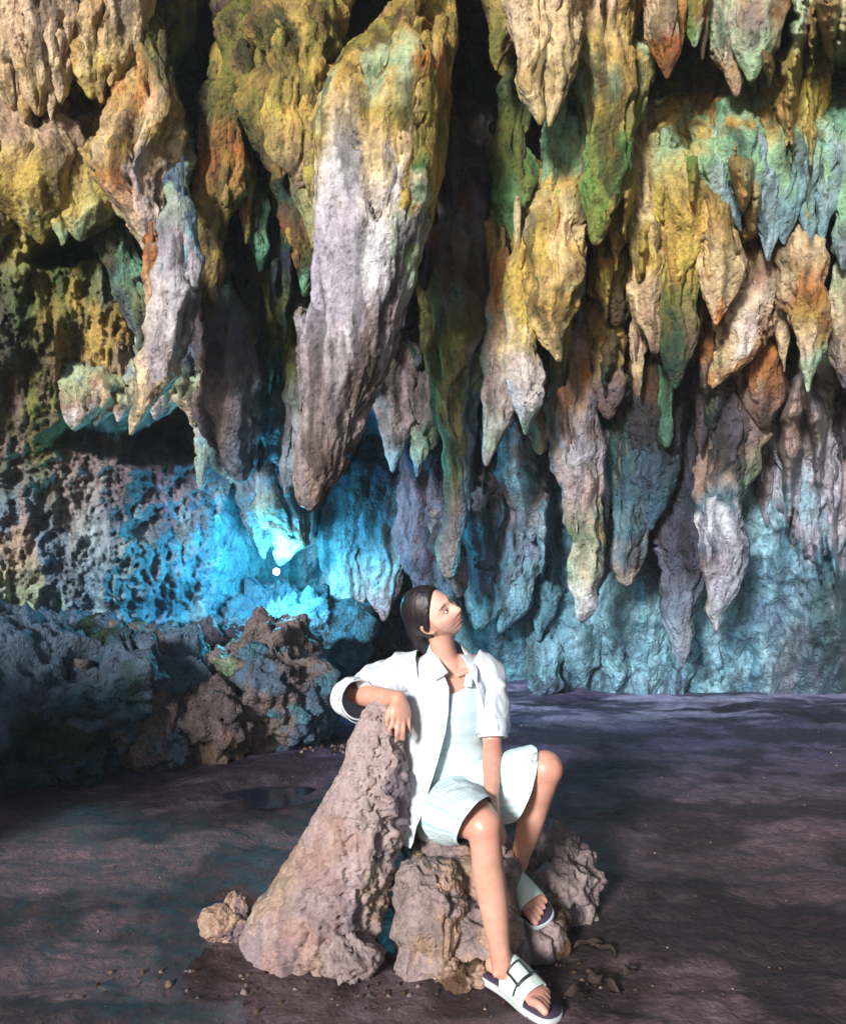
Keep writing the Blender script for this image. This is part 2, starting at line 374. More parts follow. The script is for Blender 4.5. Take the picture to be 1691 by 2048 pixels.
for (uu, vv, su, sv, dk) in [(1480, 1425, 240, 22, .35), (1262, 1545, 80, 16, .4), (680, 1345, 100, 22, .4), (600, 1590, 160, 34, .5), (250, 1640, 260, 40, .6), (1500, 1770, 330, 90, .6), (300, 1800, 130, 50, .75)]:
    dd_ = H * F / (vv - HZ); px, py, sx, sy = (uu - CX) * dd_ / F, dd_, su * dd_ / F, sv * dd_ * dd_ / (F * H)     # darker patches: wet mud, and shadow areas painted in, as right of the woman
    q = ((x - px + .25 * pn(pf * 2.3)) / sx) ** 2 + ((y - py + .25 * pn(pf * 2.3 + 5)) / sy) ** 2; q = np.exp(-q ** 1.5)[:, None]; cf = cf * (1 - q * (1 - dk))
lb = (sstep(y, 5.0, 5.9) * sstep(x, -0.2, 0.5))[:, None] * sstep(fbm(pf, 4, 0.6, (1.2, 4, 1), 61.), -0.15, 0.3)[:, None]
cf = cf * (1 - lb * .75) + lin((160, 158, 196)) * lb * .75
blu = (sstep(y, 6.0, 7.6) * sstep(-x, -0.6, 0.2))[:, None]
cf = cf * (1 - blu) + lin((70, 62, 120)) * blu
vf = np.stack([x, y, z2], 1)
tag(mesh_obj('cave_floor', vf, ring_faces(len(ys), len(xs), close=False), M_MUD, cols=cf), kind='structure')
# small wet hollows hold a film of dark water
M_WATER, n_, b_ = new_mat('puddle_water'); b_.inputs['Base Color'].default_value = (0.012, 0.014, 0.03, 1); b_.inputs['Roughness'].default_value = 0.08
b_.inputs['Specular IOR Level'].default_value = 0.5
tn = N(n_, 'ShaderNodeTexNoise'); tn.inputs['Scale'].default_value = 14; bn = N(n_, 'ShaderNodeBump'); bn.inputs['Strength'].default_value = 0.08; bn.inputs['Distance'].default_value = 0.01
n_.links.new(tn.outputs['Fac'], bn.inputs['Height']); n_.links.new(bn.outputs[0], b_.inputs['Normal'])
for i, (px, py, sx, sy, dp) in enumerate(PUD):
    n = 90; th = np.linspace(0, 2 * np.pi, n, endpoint=False); c = floor_z(np.array([px], np.float32), np.array([py], np.float32))[0] + dp * 0.42
    ring = [np.stack([px + sx * 1.05 * k * np.cos(th), py + sy * 1.05 * k * np.sin(th), np.full(n, c)], 1) for k in (1.0, .01)]
    tag(mesh_obj('puddle', np.concatenate(ring), ring_faces(2, n), M_WATER), kind='structure')
# ------------------------------------------------------------------ stalactites
def ramp(v, stops, which):
    vs_ = [s[0] for s in stops]; c = np.array([PAL[s[which]] for s in stops])
    return np.stack([np.interp(v, vs_, c[:, k]) for k in range(3)], 1)

def taper(name, pts, d, stops=None, flat=0.85, side=None, seed=0.0, rough=1.0, parent=None, root=True, mat=None, flute=1.0, res=1.0, zb=.3, wb=1.0):
    """one hanging body: pts are (u, v, half width[, depth offset]) from the root to the tip"""
    q = [(p[0], p[1], p[2], d + (p[3] if len(p) > 3 else 0.0)) for p in pts]
    if root:
        a = q[0]; q = [(a[0], a[1] - max(150, a[2] * 4.0), a[2] * 1.15, a[3] + 0.75), (a[0], a[1] - max(60, a[2] * 1.6), a[2] * 1.15, a[3] + 0.22)] + q
    if q[-1][2] > 9:                                   # blunt end: round it off
        a = q[-1]; q += [(a[0], a[1] + a[2] * 0.55, a[2] * 0.72, a[3]), (a[0], a[1] + a[2] * 0.8, a[2] * 0.3, a[3])]
    q = np.array(q, float)
    length = np.sum(np.linalg.norm(np.diff(q[:, :2], axis=0), axis=1)); wmax = q[:, 2].max()
    nr = int(np.clip(length / (4.4 / res), 14, 240)); na = int(np.clip(2 * np.pi * wmax / (5.2 / res), 12, 110))
    c = catmull(q, nr); uc, vc, wc, dc = c.T; wc = np.maximum(wc, 0.6)
    cx = (uc - CX) * dc / F; cz = H - (vc - HZ) * dc / F; wr = wc * dc / F
    th = np.linspace(0, 2 * np.pi, na, endpoint=False)
    ax = np.cos(th)[None, :]; ay = np.sin(th)[None, :]
    X = cx[:, None] + wr[:, None] * ax; Y = dc[:, None] + wr[:, None] * flat * ay; Z = cz[:, None] + 0 * ax
    p = np.stack([X, Y, Z], -1).reshape(-1, 3).astype(np.float32)
    wrr = np.repeat(wr, na)
    k = 0.30 / max(wr.max(), 0.03)
    k = min(max(k, 1.0), 5.0)
    sd = seed * 7.7
    disp = 0.26 * fbm(p, 3, 0.5, (2.4 * k, 2.4 * k, 0.8 * k), sd) + 0.30 * flute * ridged(p, 3, 0.5, (3.4 * k, 3.4 * k, 0.45 * k), sd + 5) \
         + 0.075 * ridged(p, 4, 0.62, (13, 13, 3.6), sd + 9) * min(1.6, k) - 0.5 * np.exp(-(fbm(p, 3, .5, (2.2 * k, 2.2 * k, .5 * k), sd + 88) / .035) ** 2) * .6
    disp = disp - 0.31
    kn = fbm(np.stack([p[:, 2] * 0, p[:, 2] * 0, p[:, 2]], 1), 2, 0.5, (1, 1, 3.2 * k), sd + 2)
    disp = (disp + 0.10 * wb * kn) * rough
    amp = np.clip(wrr, 0.012, 0.22)
    nx_ = np.tile(np.cos(th), nr); ny_ = np.tile(np.sin(th), nr)
    p2 = p.copy()
    p2[:, 0] += nx_ * disp * amp * 1.25; p2[:, 1] += ny_ * disp * amp * 1.25
    wob = fbm(np.stack([p[:, 2] * 0 + 3, p[:, 2] * 0, p[:, 2]], 1), 3, 0.55, (1, 1, 2.2), sd + 31) * 0.65 * wb * np.minimum(wrr, .09)
    p2[:, 0] += wob
    p2[:, 2] += 0.10 * amp * fbm(p, 3, 0.6, (6, 6, 6), sd + 70)
    p2 = np.concatenate([p2, [[cx[0], dc[0], cz[0]]], [[cx[-1], dc[-1], cz[-1] - wr[-1]]]])
    f4 = ring_faces(nr, na)
    j = np.arange(na); top = len(p2) - 2; bot = len(p2) - 1
    capt = np.stack([np.full(na, top), (j + 1) % na, j, j], 1)[:, :4]
    b0 = (nr - 1) * na
    capb = np.stack([np.full(na, bot), b0 + j, b0 + (j + 1) % na, b0 + (j + 1) % na], 1)
    uu = np.repeat(uc, na) + nx_ * np.repeat(wc, na); vv = np.repeat(vc, na)
    if stops:
        vn = vv + 45 * fbm(p, 3, 0.6, (3, 3, 2), sd + 55)
        A = ramp(vn, stops, 1); B = ramp(vn, stops, 2)
        mx = sstep(fbm(p, 5, 0.62, (4.5, 4.5, 1.2), sd + 14), -0.2, 0.32)[:, None]
        C = A * (1 - mx) + B * mx
        if side:
            sA = ramp(vn, side, 1); sB = ramp(vn, side, 2); m2 = sstep(fbm(p, 5, 0.62, (6, 6, 2.5), sd + 24), -0.1, 0.15)[:, None]
            sC = sA * (1 - m2) + sB * m2
            sm = sstep(nx_ + 0.5 * fbm(p, 4, 0.6, (3, 3, 2), sd + 64), 0.15, 0.5)[:, None]
            C = C * (1 - sm) + sC * sm
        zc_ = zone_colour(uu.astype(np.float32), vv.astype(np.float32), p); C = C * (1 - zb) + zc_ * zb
        ck = sstep(fbm(p, 4, 0.62, (9, 9, 1.3), sd + 33), 0.16, 0.42)[:, None]
        C = C * (1 - 0.6 * ck)
    else:
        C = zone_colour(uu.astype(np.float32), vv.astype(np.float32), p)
    C = np.concatenate([C, C[:1], C[-1:]])
    faces = np.concatenate([f4[:, [0, 1, 2, 3]], capt, capb])
    # triangles of the caps are written as their own list
    quads = f4; tris = np.concatenate([capt[:, :3], capb[:, :3]])
    me = bpy.data.meshes.new(name)
    me.vertices.add(len(p2)); me.vertices.foreach_set('co', p2.astype(np.float32).ravel())
    nl = len(quads) * 4 + len(tris) * 3; me.loops.add(nl)
    me.loops.foreach_set('vertex_index', np.r_[quads.ravel(), tris.ravel()].astype(np.int32))
    me.polygons.add(len(quads) + len(tris))
    ls = np.r_[np.arange(len(quads)) * 4, len(quads) * 4 + np.arange(len(tris)) * 3].astype(np.int32)
    me.polygons.foreach_set('loop_start', ls); me.polygons.foreach_set('loop_total', np.r_[np.full(len(quads), 4), np.full(len(tris), 3)].astype(np.int32))
    me.update(calc_edges=True); me.polygons.foreach_set('use_smooth', np.ones(len(me.polygons), bool))
    a = me.color_attributes.new('Col', 'FLOAT_COLOR', 'POINT'); c4 = np.ones((len(p2), 4), np.float32); c4[:, :3] = C; a.data.foreach_set('color', c4.ravel())
    me.materials.append(mat or M_STAL)
    o = bpy.data.objects.new(name, me); COL.objects.link(o)
    if parent is not None: adopt(parent, o)
    return o

_sd = [0.0]
def join_into(o, others):
    """the side tongues that have grown together with a stalactite become part of its one mesh"""
    ms = [o.data] + [x.data for x in others]; V = []; L = []; T = []; C = []; off = 0
    for m in ms:
        n = len(m.vertices); a = np.empty(n * 3, np.float32); m.vertices.foreach_get('co', a); V.append(a)
        c = np.empty(n * 4, np.float32); m.color_attributes['Col'].data.foreach_get('color', c); C.append(c)
        l = np.empty(len(m.loops), np.int32); m.loops.foreach_get('vertex_index', l); L.append(l + off); off += n
        t = np.empty(len(m.polygons), np.int32); m.polygons.foreach_get('loop_total', t); T.append(t)
    V = np.concatenate(V); L = np.concatenate(L); T = np.concatenate(T); C = np.concatenate(C)
    me = bpy.data.meshes.new(o.name); me.vertices.add(len(V) // 3); me.vertices.foreach_set('co', V)
    me.loops.add(len(L)); me.loops.foreach_set('vertex_index', L); me.polygons.add(len(T))
    me.polygons.foreach_set('loop_start', np.r_[0, np.cumsum(T)[:-1]].astype(np.int32)); me.polygons.foreach_set('loop_total', T)
    me.update(calc_edges=True); me.polygons.foreach_set('use_smooth', np.ones(len(T), bool))
    at = me.color_attributes.new('Col', 'FLOAT_COLOR', 'POINT'); at.data.foreach_set('color', C)
    me.materials.append(o.data.materials[0]); o.data = me
    for x in others: bpy.data.objects.remove(x)

rs_ = random.Random(99)
def stal(label, pts, d, stops=None, cat='stalactite', name='stalactite', group='stalactites hanging in the cave', tongues=None, **kw):
    _sd[0] += 1.37
    o = taper(name, pts, d, stops, seed=_sd[0], **kw)
    q = np.array([(p[0], p[1], p[2]) for p in pts], float); wm = q[:, 2].max()
    n = tongues if tongues is not None else (0 if wm < 16 else 3 if wm < 30 else 6 if wm < 50 else 8)
    L_ = q[-1, 1] - q[0, 1]; subs = []
    k2 = {k: v for k, v in kw.items() if k not in ('root', 'res', 'flat')}
    for i in range(n):
        t0 = rs_.uniform(-.3, .38); t1 = min(.96, t0 + rs_.uniform(.3, .6)); sgn = (-1, 1)[i % 2] * rs_.uniform(.3, .88); fw = rs_.uniform(.16, .34)
        pp = []
        for j, (t, wf) in enumerate([(0, .8), (.3, 1), (.6, .8), (.85, .42), (1, .06)]):
            vv = q[0, 1] + L_ * (t0 + (t1 - t0) * t); uu = np.interp(vv, q[:, 1], q[:, 0]); ww = np.interp(vv, q[:, 1], q[:, 2]); wtop = np.interp(q[0, 1] + L_ * t0, q[:, 1], q[:, 2])
            pp.append((uu + sgn * (ww * .62 + wtop * .12), vv, max(wtop * fw * wf, 1.0), -ww * d / F * .8 * math.sqrt(max(0, 1 - sgn * sgn * .8)) * kw.get('flat', .85)))
        _sd[0] += 1.37; subs.append(taper('tongue', pp, d, stops, seed=_sd[0], root=False, **k2))
    if subs: join_into(o, subs)
    tag(o, label, cat, group); return o

def curtain(label, lobes, d, stops=None, cat='flowstone', name='flowstone_curtain', group='flowstone curtains on the cave wall', part='lobe', **kw):
    """one sheet of flowstone that ends in several lobes: each lobe is a part"""
    l0 = lobes[0][0]; r = empty(name, P(l0[0], l0[1], d)); tag(r, label, cat, group)
    bpy.context.view_layer.update()
    for l in lobes:
        _sd[0] += 1.37; taper(part, l, d, stops, seed=_sd[0], parent=r, **kw)
    return r

# the great one in the middle of the picture
stal('huge pale leaning stalactite with a blunt tip, the largest, in the middle above the woman',
     [(860,-90,50,.5),(846,20,62,.25),(812,110,108,.05),(776,210,136),(760,340,132),(746,430,122),(735,500,112),(722,600,102),(704,700,92),(682,800,78),(652,880,64),(632,950,52),(620,990,34)],
     4.15, [(0,'ochre','dbrown'),(90,'olive','ochre'),(200,'ochre','palegreen'),(290,'cream','ochre'),(380,'pale','cream'),(500,'lilac','pale'),(650,'lilac','pale'),(800,'stone','mauve'),(1000,'stone','tan')],
     side=[(0,'ochre','olive'),(150,'orange','ochre'),(260,'olive','yellow'),(360,'ochre','green'),(430,'ochre','palegreen'),(520,'palegreen','lilac'),(650,'lilac','stone'),(800,'stone','brown'),(1000,'stone','brown')], flat=0.8, res=1.15, rough=.75, flute=.6, zb=.08, tongues=5, wb=.25)
stal('ochre rock flap hanging just left of the huge pale stalactite', [(600,120,60),(592,200,52),(588,280,48),(592,340,30),(598,368,10)], 4.45, [(100,'olive','ochre'),(250,'ochre','yellow'),(380,'ochre','tan')], flat=.5)
stal('olive flowstone flap left of the ochre flap, beneath the dark ceiling', [(510,130,55),(520,210,50),(535,290,34),(555,340,16),(560,356,5)], 4.75, [(120,'brown','olive'),(250,'ochre','olive'),(350,'ochre','brown')], flat=.5)
stal('pointed yellow-olive stalactite close to the left edge of the huge pale one', [(646,210,34),(642,300,36),(634,380,34),(629,440,20),(626,495,4)], 4.5, [(200,'ochre','olive'),(350,'yellow','ochre'),(500,'yellow','palegreen')])
stal('rust brown stalactite ending in a bright green point', [(588,400,30),(600,460,40),(605,520,26),(608,565,13),(609,592,4)], 5.0, [(400,'dgreen','olive'),(470,'rust','ochre'),(530,'olive','rust'),(560,'mint','green')])
stal('small green cone in the dark gap left of the rust brown stalactite', [(512,400,20),(508,450,22),(512,500,16),(518,540,5)], 5.1, [(400,'dgreen','olive'),(500,'green','mint')])
stal('olive green streak-like stalactite under the round knob', [(552,370,30),(556,420,24),(560,470,14),(566,540,24),(566,650,26),(572,740,14),(574,790,5)], 5.3, [(380,'olive','ochre'),(480,'green','dgreen'),(600,'olive','bgreen'),(760,'brown','olive')])

# left group
stal('wide cream and orange stalactite right of the cream bulges in the upper left', [(300,100,38),(288,190,52),(278,290,60),(280,380,52),(288,450,32),(290,498,7)], 4.6, tongues=2, stops=
     [(100,'ochre','olive'),(220,'orange','ochre'),(300,'ochre','pink'),(370,'orange','cream'),(440,'pink','cream'),(500,'pink','palegreen')], side=[(100,'olive','dgreen'),(300,'cream','ochre'),(400,'pale','pink'),(500,'pink','pale')])
stal('mossy dark green stalactite behind the cream and orange one', [(232,180,36),(215,270,38),(214,340,34),(228,420,34),(240,500,34),(266,580,34),(286,650,28),(296,715,10)], 4.82,
     [(180,'ochre','olive'),(260,'ochre','tan'),(320,'dgreen','green'),(430,'dgreen','char'),(520,'mint','dgreen'),(600,'dgreen','bluegrey'),(720,'dgreen','dteal')])
stal('pale blue-grey stalactite leaning left with a thin cream tip', [(360,400,20),(360,450,32),(352,540,38),(347,620,42),(342,685,40),(318,740,36),(290,795,25),(270,845,12),(262,868,4)], 4.42,
     [(400,'palegreen','bluegrey'),(500,'lilac','skyteal'),(650,'pale','lilac'),(760,'cream','lilac'),(860,'cream','palegreen')], rough=.8)
stal('narrow pink stalactite tight against the left side of the pale blue-grey one', [(308,500,16),(308,580,20),(308,650,18),(300,720,10),(296,750,4)], 4.5, [(500,'orange','tan'),(600,'pink','cream'),(740,'bluegrey','dgreen')])
stal('knobbly ochre and orange stalactite on the right of the black crevice', [(456,55,14),(456,100,28),(468,160,46),(452,220,46),(450,280,42),(444,330,44),(438,390,40),(424,440,34),(414,520,30),(408,590,20),(404,640,7)], 4.9, tongues=2, stops=
     [(60,'yellow','olive'),(150,'ochre','olive'),(240,'olive','dgreen'),(300,'orange','olive'),(400,'ochre','olive'),(500,'brown','ochre'),(640,'brown','dbrown')])
stal('long grey-violet stalactite behind the pale ledge with drips', [(430,560,28),(440,650,44),(456,750,48),(470,840,44),(480,915,30),(484,955,12)], 5.0, [(560,'dgreen','brown'),(650,'gviolet','brown'),(800,'gviolet','stone'),(950,'violet','gviolet')])
stal('dark olive-brown stalactite between the grey-violet one and the huge pale one', [(540,380,50),(540,500,60),(556,620,58),(562,740,52),(568,840,44),(572,910,26),(574,940,8)], 5.5, [(380,'dgreen','char'),(550,'dgreen','brown'),(700,'brown','olive'),(850,'stone','dbrown'),(950,'gviolet','violet')])
stal('slim grey stalactite left of the tip of the huge pale one', [(592,740,20),(592,820,26),(586,900,26),(575,960,18),(570,990,6)], 5.2, [(740,'brown','olive'),(850,'stone','brown'),(980,'gviolet','lilac')])
stal('brown-grey stalactite in shadow just right of the knobbly ochre one', [(400,600,22),(402,680,26),(412,760,22),(424,820,8)], 5.05, [(600,'brown','gviolet'),(800,'gviolet','stone')])
stal('thin dark stalactite low in the black crevice at the upper left', [(378,250,12),(380,330,12),(384,390,9),(388,425,3)], 5.6, [(250,'navy','gviolet'),(400,'gviolet','char')])
stal('dark green strip of rock at the top left of the black crevice', [(346,-60,26),(344,40,26),(342,140,22),(342,230,16),(346,330,10),(348,380,4)], 4.95, tongues=0, stops= [(-60,'olive','brown'),(100,'dgreen','olive'),(300,'dgreen','palegreen')])
# over the lamp
stal('teal-grey stalactite directly above the blue lamp', [(548,905,28),(556,970,40),(562,1020,46),(568,1060,38),(566,1100,22),(560,1128,6)], 5.9, [(900,'gviolet','violet'),(970,'teal','gviolet'),(1100,'skyteal','palegreen')])
stal('dark violet blade-like stalactite left of the one above the lamp', [(498,890,18),(500,970,24),(508,1040,24),(522,1090,14),(528,1115,4)], 5.85, [(890,'violet','gviolet'),(980,'gviolet','mauve'),(1100,'dteal','violet')])
# ledge with drips
curtain('pale grey ledge with drips crossing the left wall', [
  [(160,775,40),(165,810,36),(158,840,20),(150,858,6)], [(215,772,44),(205,800,36),(196,835,14),(192,850,4)], [(262,765,46),(262,800,36),(240,830,10),(236,842,3)],
  [(330,755,50),(325,790,40),(322,815,22),(312,838,5)], [(375,760,46),(378,800,34),(386,832,14),(390,850,4)], [(422,770,34),(424,820,24),(432,870,15),(434,898,5)],
  [(404,880,16),(403,920,14),(404,960,10),(403,978,4)], [(440,900,18),(446,935,16),(462,962,6)]], 5.05, [(740,'bluegrey','palegreen'),(790,'palegreen','tan'),(830,'tan','pale'),(880,'palegreen','skyteal'),(980,'skyteal','teal')], flat=.8, name='dripping_ledge', cat='ledge', group='ledges and shelves', part='drip')

# centre right
stal('small ochre stalactite beside the black gap at the top', [(988,-60,26),(990,10,28),(990,70,26),(990,112,14),(992,140,3)], 4.6, [(-60,'olive','ochre'),(100,'ochre','olive')])
stal('long tapering green and cream stalactite whose tip hangs above the woman\'s head', [(930,430,50),(925,540,72),(916,640,72),(915,740,60),(914,830,42),(911,900,28),(907,980,24),(904,1060,22),(902,1120,20),(900,1152,9)], 5.3,
     [(430,'brown','gviolet'),(560,'brown','olive'),(660,'olive','brown'),(740,'yellow','olive'),(850,'yellow','bgreen'),(930,'palegreen','yellow'),(1050,'palegreen','stone'),(1150,'tan','stone')],
     side=[(430,'dbrown','gviolet'),(600,'rust','dgreen'),(700,'olive','stone'),(800,'palegreen','teal'),(950,'teal','bluegrey'),(1150,'stone','teal')], rough=.8)
stal('short grey nub under the tip of the long green and cream stalactite', [(900,1100,26),(912,1140,24),(916,1172,15),(917,1192,5)], 5.6, [(1100,'stone','gviolet'),(1190,'mauve','stone')])
curtain('grey flowstone with two sharp tips right of the huge pale stalactite', [
  [(800,700,44),(800,760,48),(798,820,44),(790,870,26),(786,915,13),(785,942,4)], [(842,760,30),(846,830,34),(840,880,26),(835,920,15),(834,952,4)], [(770,760,20),(768,810,18),(766,850,6)]], 5.6,
  [(680,'brown','olive'),(780,'stone','brown'),(880,'stone','palegreen'),(950,'skyteal','bluegrey')])
curtain('teal flowstone with two drooping tips between the lamp and the woman', [
  [(725,960,50),(716,1040,52),(706,1110,46),(704,1170,38),(696,1222,24),(690,1252,6)], [(772,980,40),(768,1060,42),(766,1130,34),(770,1180,27),(768,1215,17),(765,1240,5)], [(672,1060,24),(664,1100,22),(672,1150,20),(690,1190,12)]], 6.3,
  [(960,'dteal','navy'),(1050,'teal','dteal'),(1130,'skyteal','teal'),(1210,'stone','skyteal'),(1250,'lilac','stone')], flat=.6)
stal('dark violet rock pillar behind the woman\'s head, left of the long green stalactite', [(850,860,44),(848,960,46),(850,1060,46),(858,1140,42),(870,1200,36),(880,1250,24)], 6.1, [(860,'navy','violet'),(1000,'violet','gviolet'),(1150,'violet','gviolet'),(1250,'teal','violet')], flat=.5, name='rock_pillar', cat='rock pillar')
stal('cream and orange stalactite with a straight dark cleft on its right', [(998,500,18),(1004,580,22),(1004,650,27),(998,740,28),(990,820,26),(980,880,17),(973,930,4)], 5.0, [(500,'ochre','cream'),(600,'orange','cream'),(700,'cream','tan'),(820,'pale','tan'),(930,'stone','palegreen')])
stal('cream stalactite swelling into a white bulb with a sharp mint tip', [(1044,500,20),(1044,600,24),(1044,690,26),(1052,750,36),(1054,795,27),(1050,845,9),(1050,868,3)], 4.85, [(500,'cream','ochre'),(650,'cream','yellow'),(740,'pale','lilac'),(820,'lilac','pale'),(850,'mint','palegreen')], rough=.8)
stal('wide ochre stalactite with an orange streak and a mint green patch at its top', [(1136,290,38),(1128,400,44),(1116,500,50),(1108,580,48),(1112,650,32),(1114,695,14),(1116,722,4)], 4.75,
     [(280,'mint','palegreen'),(355,'mint','mint'),(385,'ochre','bgreen'),(480,'cream','ochre'),(600,'ochre','yellow'),(720,'cream','palegreen')], side=[(300,'mint','ochre'),(380,'orange','rust'),(500,'orange','cream'),(620,'palegreen','ochre'),(720,'bluegrey','palegreen')])
curtain('cream-pink curtain with two pointed tips at the top, left of the long ochre column', [
  [(1080,-80,55),(1082,20,54),(1074,110,42),(1066,180,26),(1078,225,12),(1080,249,3)], [(1122,-80,34),(1120,40,32),(1112,120,28),(1102,190,20),(1100,225,10),(1098,252,3)], [(1140,60,16),(1135,130,14),(1128,180,9),(1124,205,3)]], 4.25, [(-80,'pink','cream'),(100,'pink','cream'),(240,'cream','ochre')])
stal('mossy green column under the cream-pink curtain', [(1030,170,30),(1026,260,36),(1030,350,38),(1036,430,30),(1046,490,20),(1054,524,6)], 5.0, [(170,'dgreen','olive'),(300,'olive','green'),(420,'green','bgreen'),(520,'green','palegreen')])
stal('long ochre column with a green mossy lower end', [(1212,-80,58),(1208,40,58),(1206,140,54),(1210,240,50),(1208,330,46),(1202,400,36),(1194,450,22),(1190,486,8)], 4.6,
     [(-80,'cream','ochre'),(40,'pink','cream'),(130,'ochre','rust'),(230,'palegreen','ochre'),(330,'bgreen','olive'),(480,'green','ochre')], side=[(-80,'cream','orange'),(60,'orange','ochre'),(200,'olive','ochre'),(300,'green','olive'),(400,'bgreen','ochre')])
stal('narrow green and ochre spike right of the long ochre column', [(1258,120,26),(1252,210,24),(1246,290,16),(1240,345,9),(1237,384,3)], 4.7, [(100,'palegreen','ochre'),(220,'green','bgreen'),(330,'green','ochre'),(380,'ochre','orange')])
stal('cream spike with a brown point in front of the black hollow at the top right', [(1300,-60,26),(1318,20,28),(1328,80,24),(1332,125,14),(1333,156,3)], 4.4, [(-60,'pink','cream'),(70,'cream','pink'),(100,'rust','orange'),(150,'orange','rust')])
stal('thin rust orange spike second from the left over the black hollow', [(1352,-60,15),(1356,20,13),(1358,70,8),(1357,112,3)], 4.45, [(-60,'orange','cream'),(60,'rust','orange')])
stal('tiny pale blue drip straw beside the cream spike with a brown point', [(1305,70,6),(1303,110,7),(1304,140,6),(1305,164,2)], 4.7, [(70,'bluegrey','pale')])
stal('stubby brown and green stalactite third over the black hollow', [(1385,-60,24),(1386,20,24),(1388,60,14),(1388,92,4)], 4.5, [(-60,'orange','ochre'),(20,'olive','rust'),(90,'bgreen','palegreen')])
stal('thin brown spike right of the stubby brown and green stalactite', [(1408,-60,11),(1408,20,9),(1405,80,6),(1404,118,2)], 4.55, [(-60,'orange','rust'),(100,'mauve','brown')])
stal('pale grey ridged stalactite with a brown edge near the top right', [(1446,-60,30),(1450,30,34),(1454,90,28),(1464,140,18),(1472,190,4)], 4.6, [(-60,'palegreen','tan'),(60,'palegreen','stone'),(150,'tan','orange')])
stal('pale and green stalactite with a blunt mint end near the top right', [(1512,-60,42),(1508,30,38),(1506,90,30),(1506,130,18),(1502,160,7)], 4.5, [(-60,'palegreen','cream'),(60,'palegreen','stone'),(130,'mint','palegreen')], side=[(-60,'orange','ochre'),(40,'rust','green'),(120,'green','yellow')])
stal('smooth ochre column above the teal shelf at the right', [(1648,10,30),(1634,90,36),(1604,160,46),(1592,230,48),(1594,300,46),(1600,350,30)], 4.85, [(0,'pink','brown'),(120,'ochre','yellow'),(200,'yellow','palegreen'),(320,'ochre','yellow')], flat=.6, rough=.7)
stal('cream knob in the top right corner', [(1690,-60,30),(1688,10,28),(1692,50,18),(1694,72,5)], 4.5, [(-60,'yellow','cream')])
stal('olive bulge hanging left of the smooth ochre column', [(1410,150,30),(1408,210,38),(1412,260,34),(1424,300,20)], 5.1, [(150,'ochre','brown'),(260,'olive','ochre')])
stal('dark green bulge above the left part of the teal shelf', [(1490,180,30),(1485,230,38),(1484,270,34)], 5.25, [(170,'dgreen','olive'),(270,'olive','brown')])
curtain('mint and teal shelf draped with sharp points at the right', [
  [(1418,318,34),(1440,370,26),(1466,420,14),(1481,462,3)], [(1480,312,60),(1500,370,52),(1520,430,36),(1532,480,16),(1536,522,3)], [(1555,310,52),(1566,380,42),(1568,440,24),(1568,488,3)],
  [(1606,300,38),(1610,380,26),(1614,450,14),(1616,512,3)], [(1648,300,42),(1646,370,34),(1642,430,18),(1638,490,3)], [(1694,300,44),(1692,390,38),(1690,460,24),(1686,540,4)]], 4.75,
  [(280,'mint','ochre'),(320,'skyteal','mint'),(400,'teal','mint'),(520,'skyteal','bluegrey')], name='draped_shelf', cat='rock shelf', group='ledges and shelves', part='point', flat=.7, rough=.7, flute=.7)
# right middle
stal('ochre and cream stalactite left of the broad yellow one', [(1268,300,36),(1284,390,44),(1296,480,40),(1296,560,34),(1305,640,24),(1310,704,6)], 4.95, [(300,'tan','ochre'),(430,'cream','yellow'),(560,'ochre','cream'),(680,'cream','tan')])
stal('broad yellow stalactite with a dark green lower half', [(1336,330,46),(1350,420,58),(1362,500,50),(1364,590,40),(1360,680,32),(1352,750,14),(1350,775,4)], 4.95, [(330,'yellow','palegreen'),(450,'yellow','ochre'),(520,'rust','ochre'),(590,'dgreen','olive'),(700,'dgreen','brown')])
stal('short dark ochre stalactite under the long ochre column', [(1222,470,44),(1220,540,48),(1224,600,36),(1230,640,14)], 5.15, [(460,'ochre','orange'),(560,'yellow','ochre'),(600,'brown','dbrown')])
stal('cream stalactite under the left point of the teal shelf', [(1416,400,28),(1436,480,36),(1440,550,32),(1436,610,20),(1432,648,5)], 4.8, [(400,'ochre','brown'),(500,'cream','ochre'),(600,'cream','orange')])
stal('pinkish cream stalactite that curls down to an orange end', [(1520,510,40),(1508,590,46),(1488,660,46),(1450,725,34),(1424,765,12)], 5.1, [(500,'brown','rust'),(590,'cream','tan'),(680,'pale','cream'),(740,'pink','orange')], side=[(500,'brown','rust'),(640,'orange','pink'),(740,'rust','orange')])
stal('pointed cream stalactite with rust patches and a mint tip under the shelf', [(1598,480,34),(1610,570,40),(1620,650,32),(1620,715,20),(1616,765,6),(1615,782,3)], 4.85, [(480,'brown','cream'),(580,'cream','orange'),(650,'rust','ochre'),(700,'ochre','cream'),(750,'mint','palegreen')])
stal('grey and cream stalactite cut by the right edge of the picture', [(1694,520,24),(1692,620,30),(1690,700,26),(1694,770,10)], 4.9, [(520,'palegreen','gviolet'),(650,'cream','rust'),(760,'gviolet','brown')])
stal('rust red crumbly stalactite beside the pinkish cream one', [(1512,690,30),(1520,750,34),(1528,810,26),(1530,850,10)], 5.3, [(690,'orange','rust'),(780,'rust','tan'),(850,'brown','dgreen')])
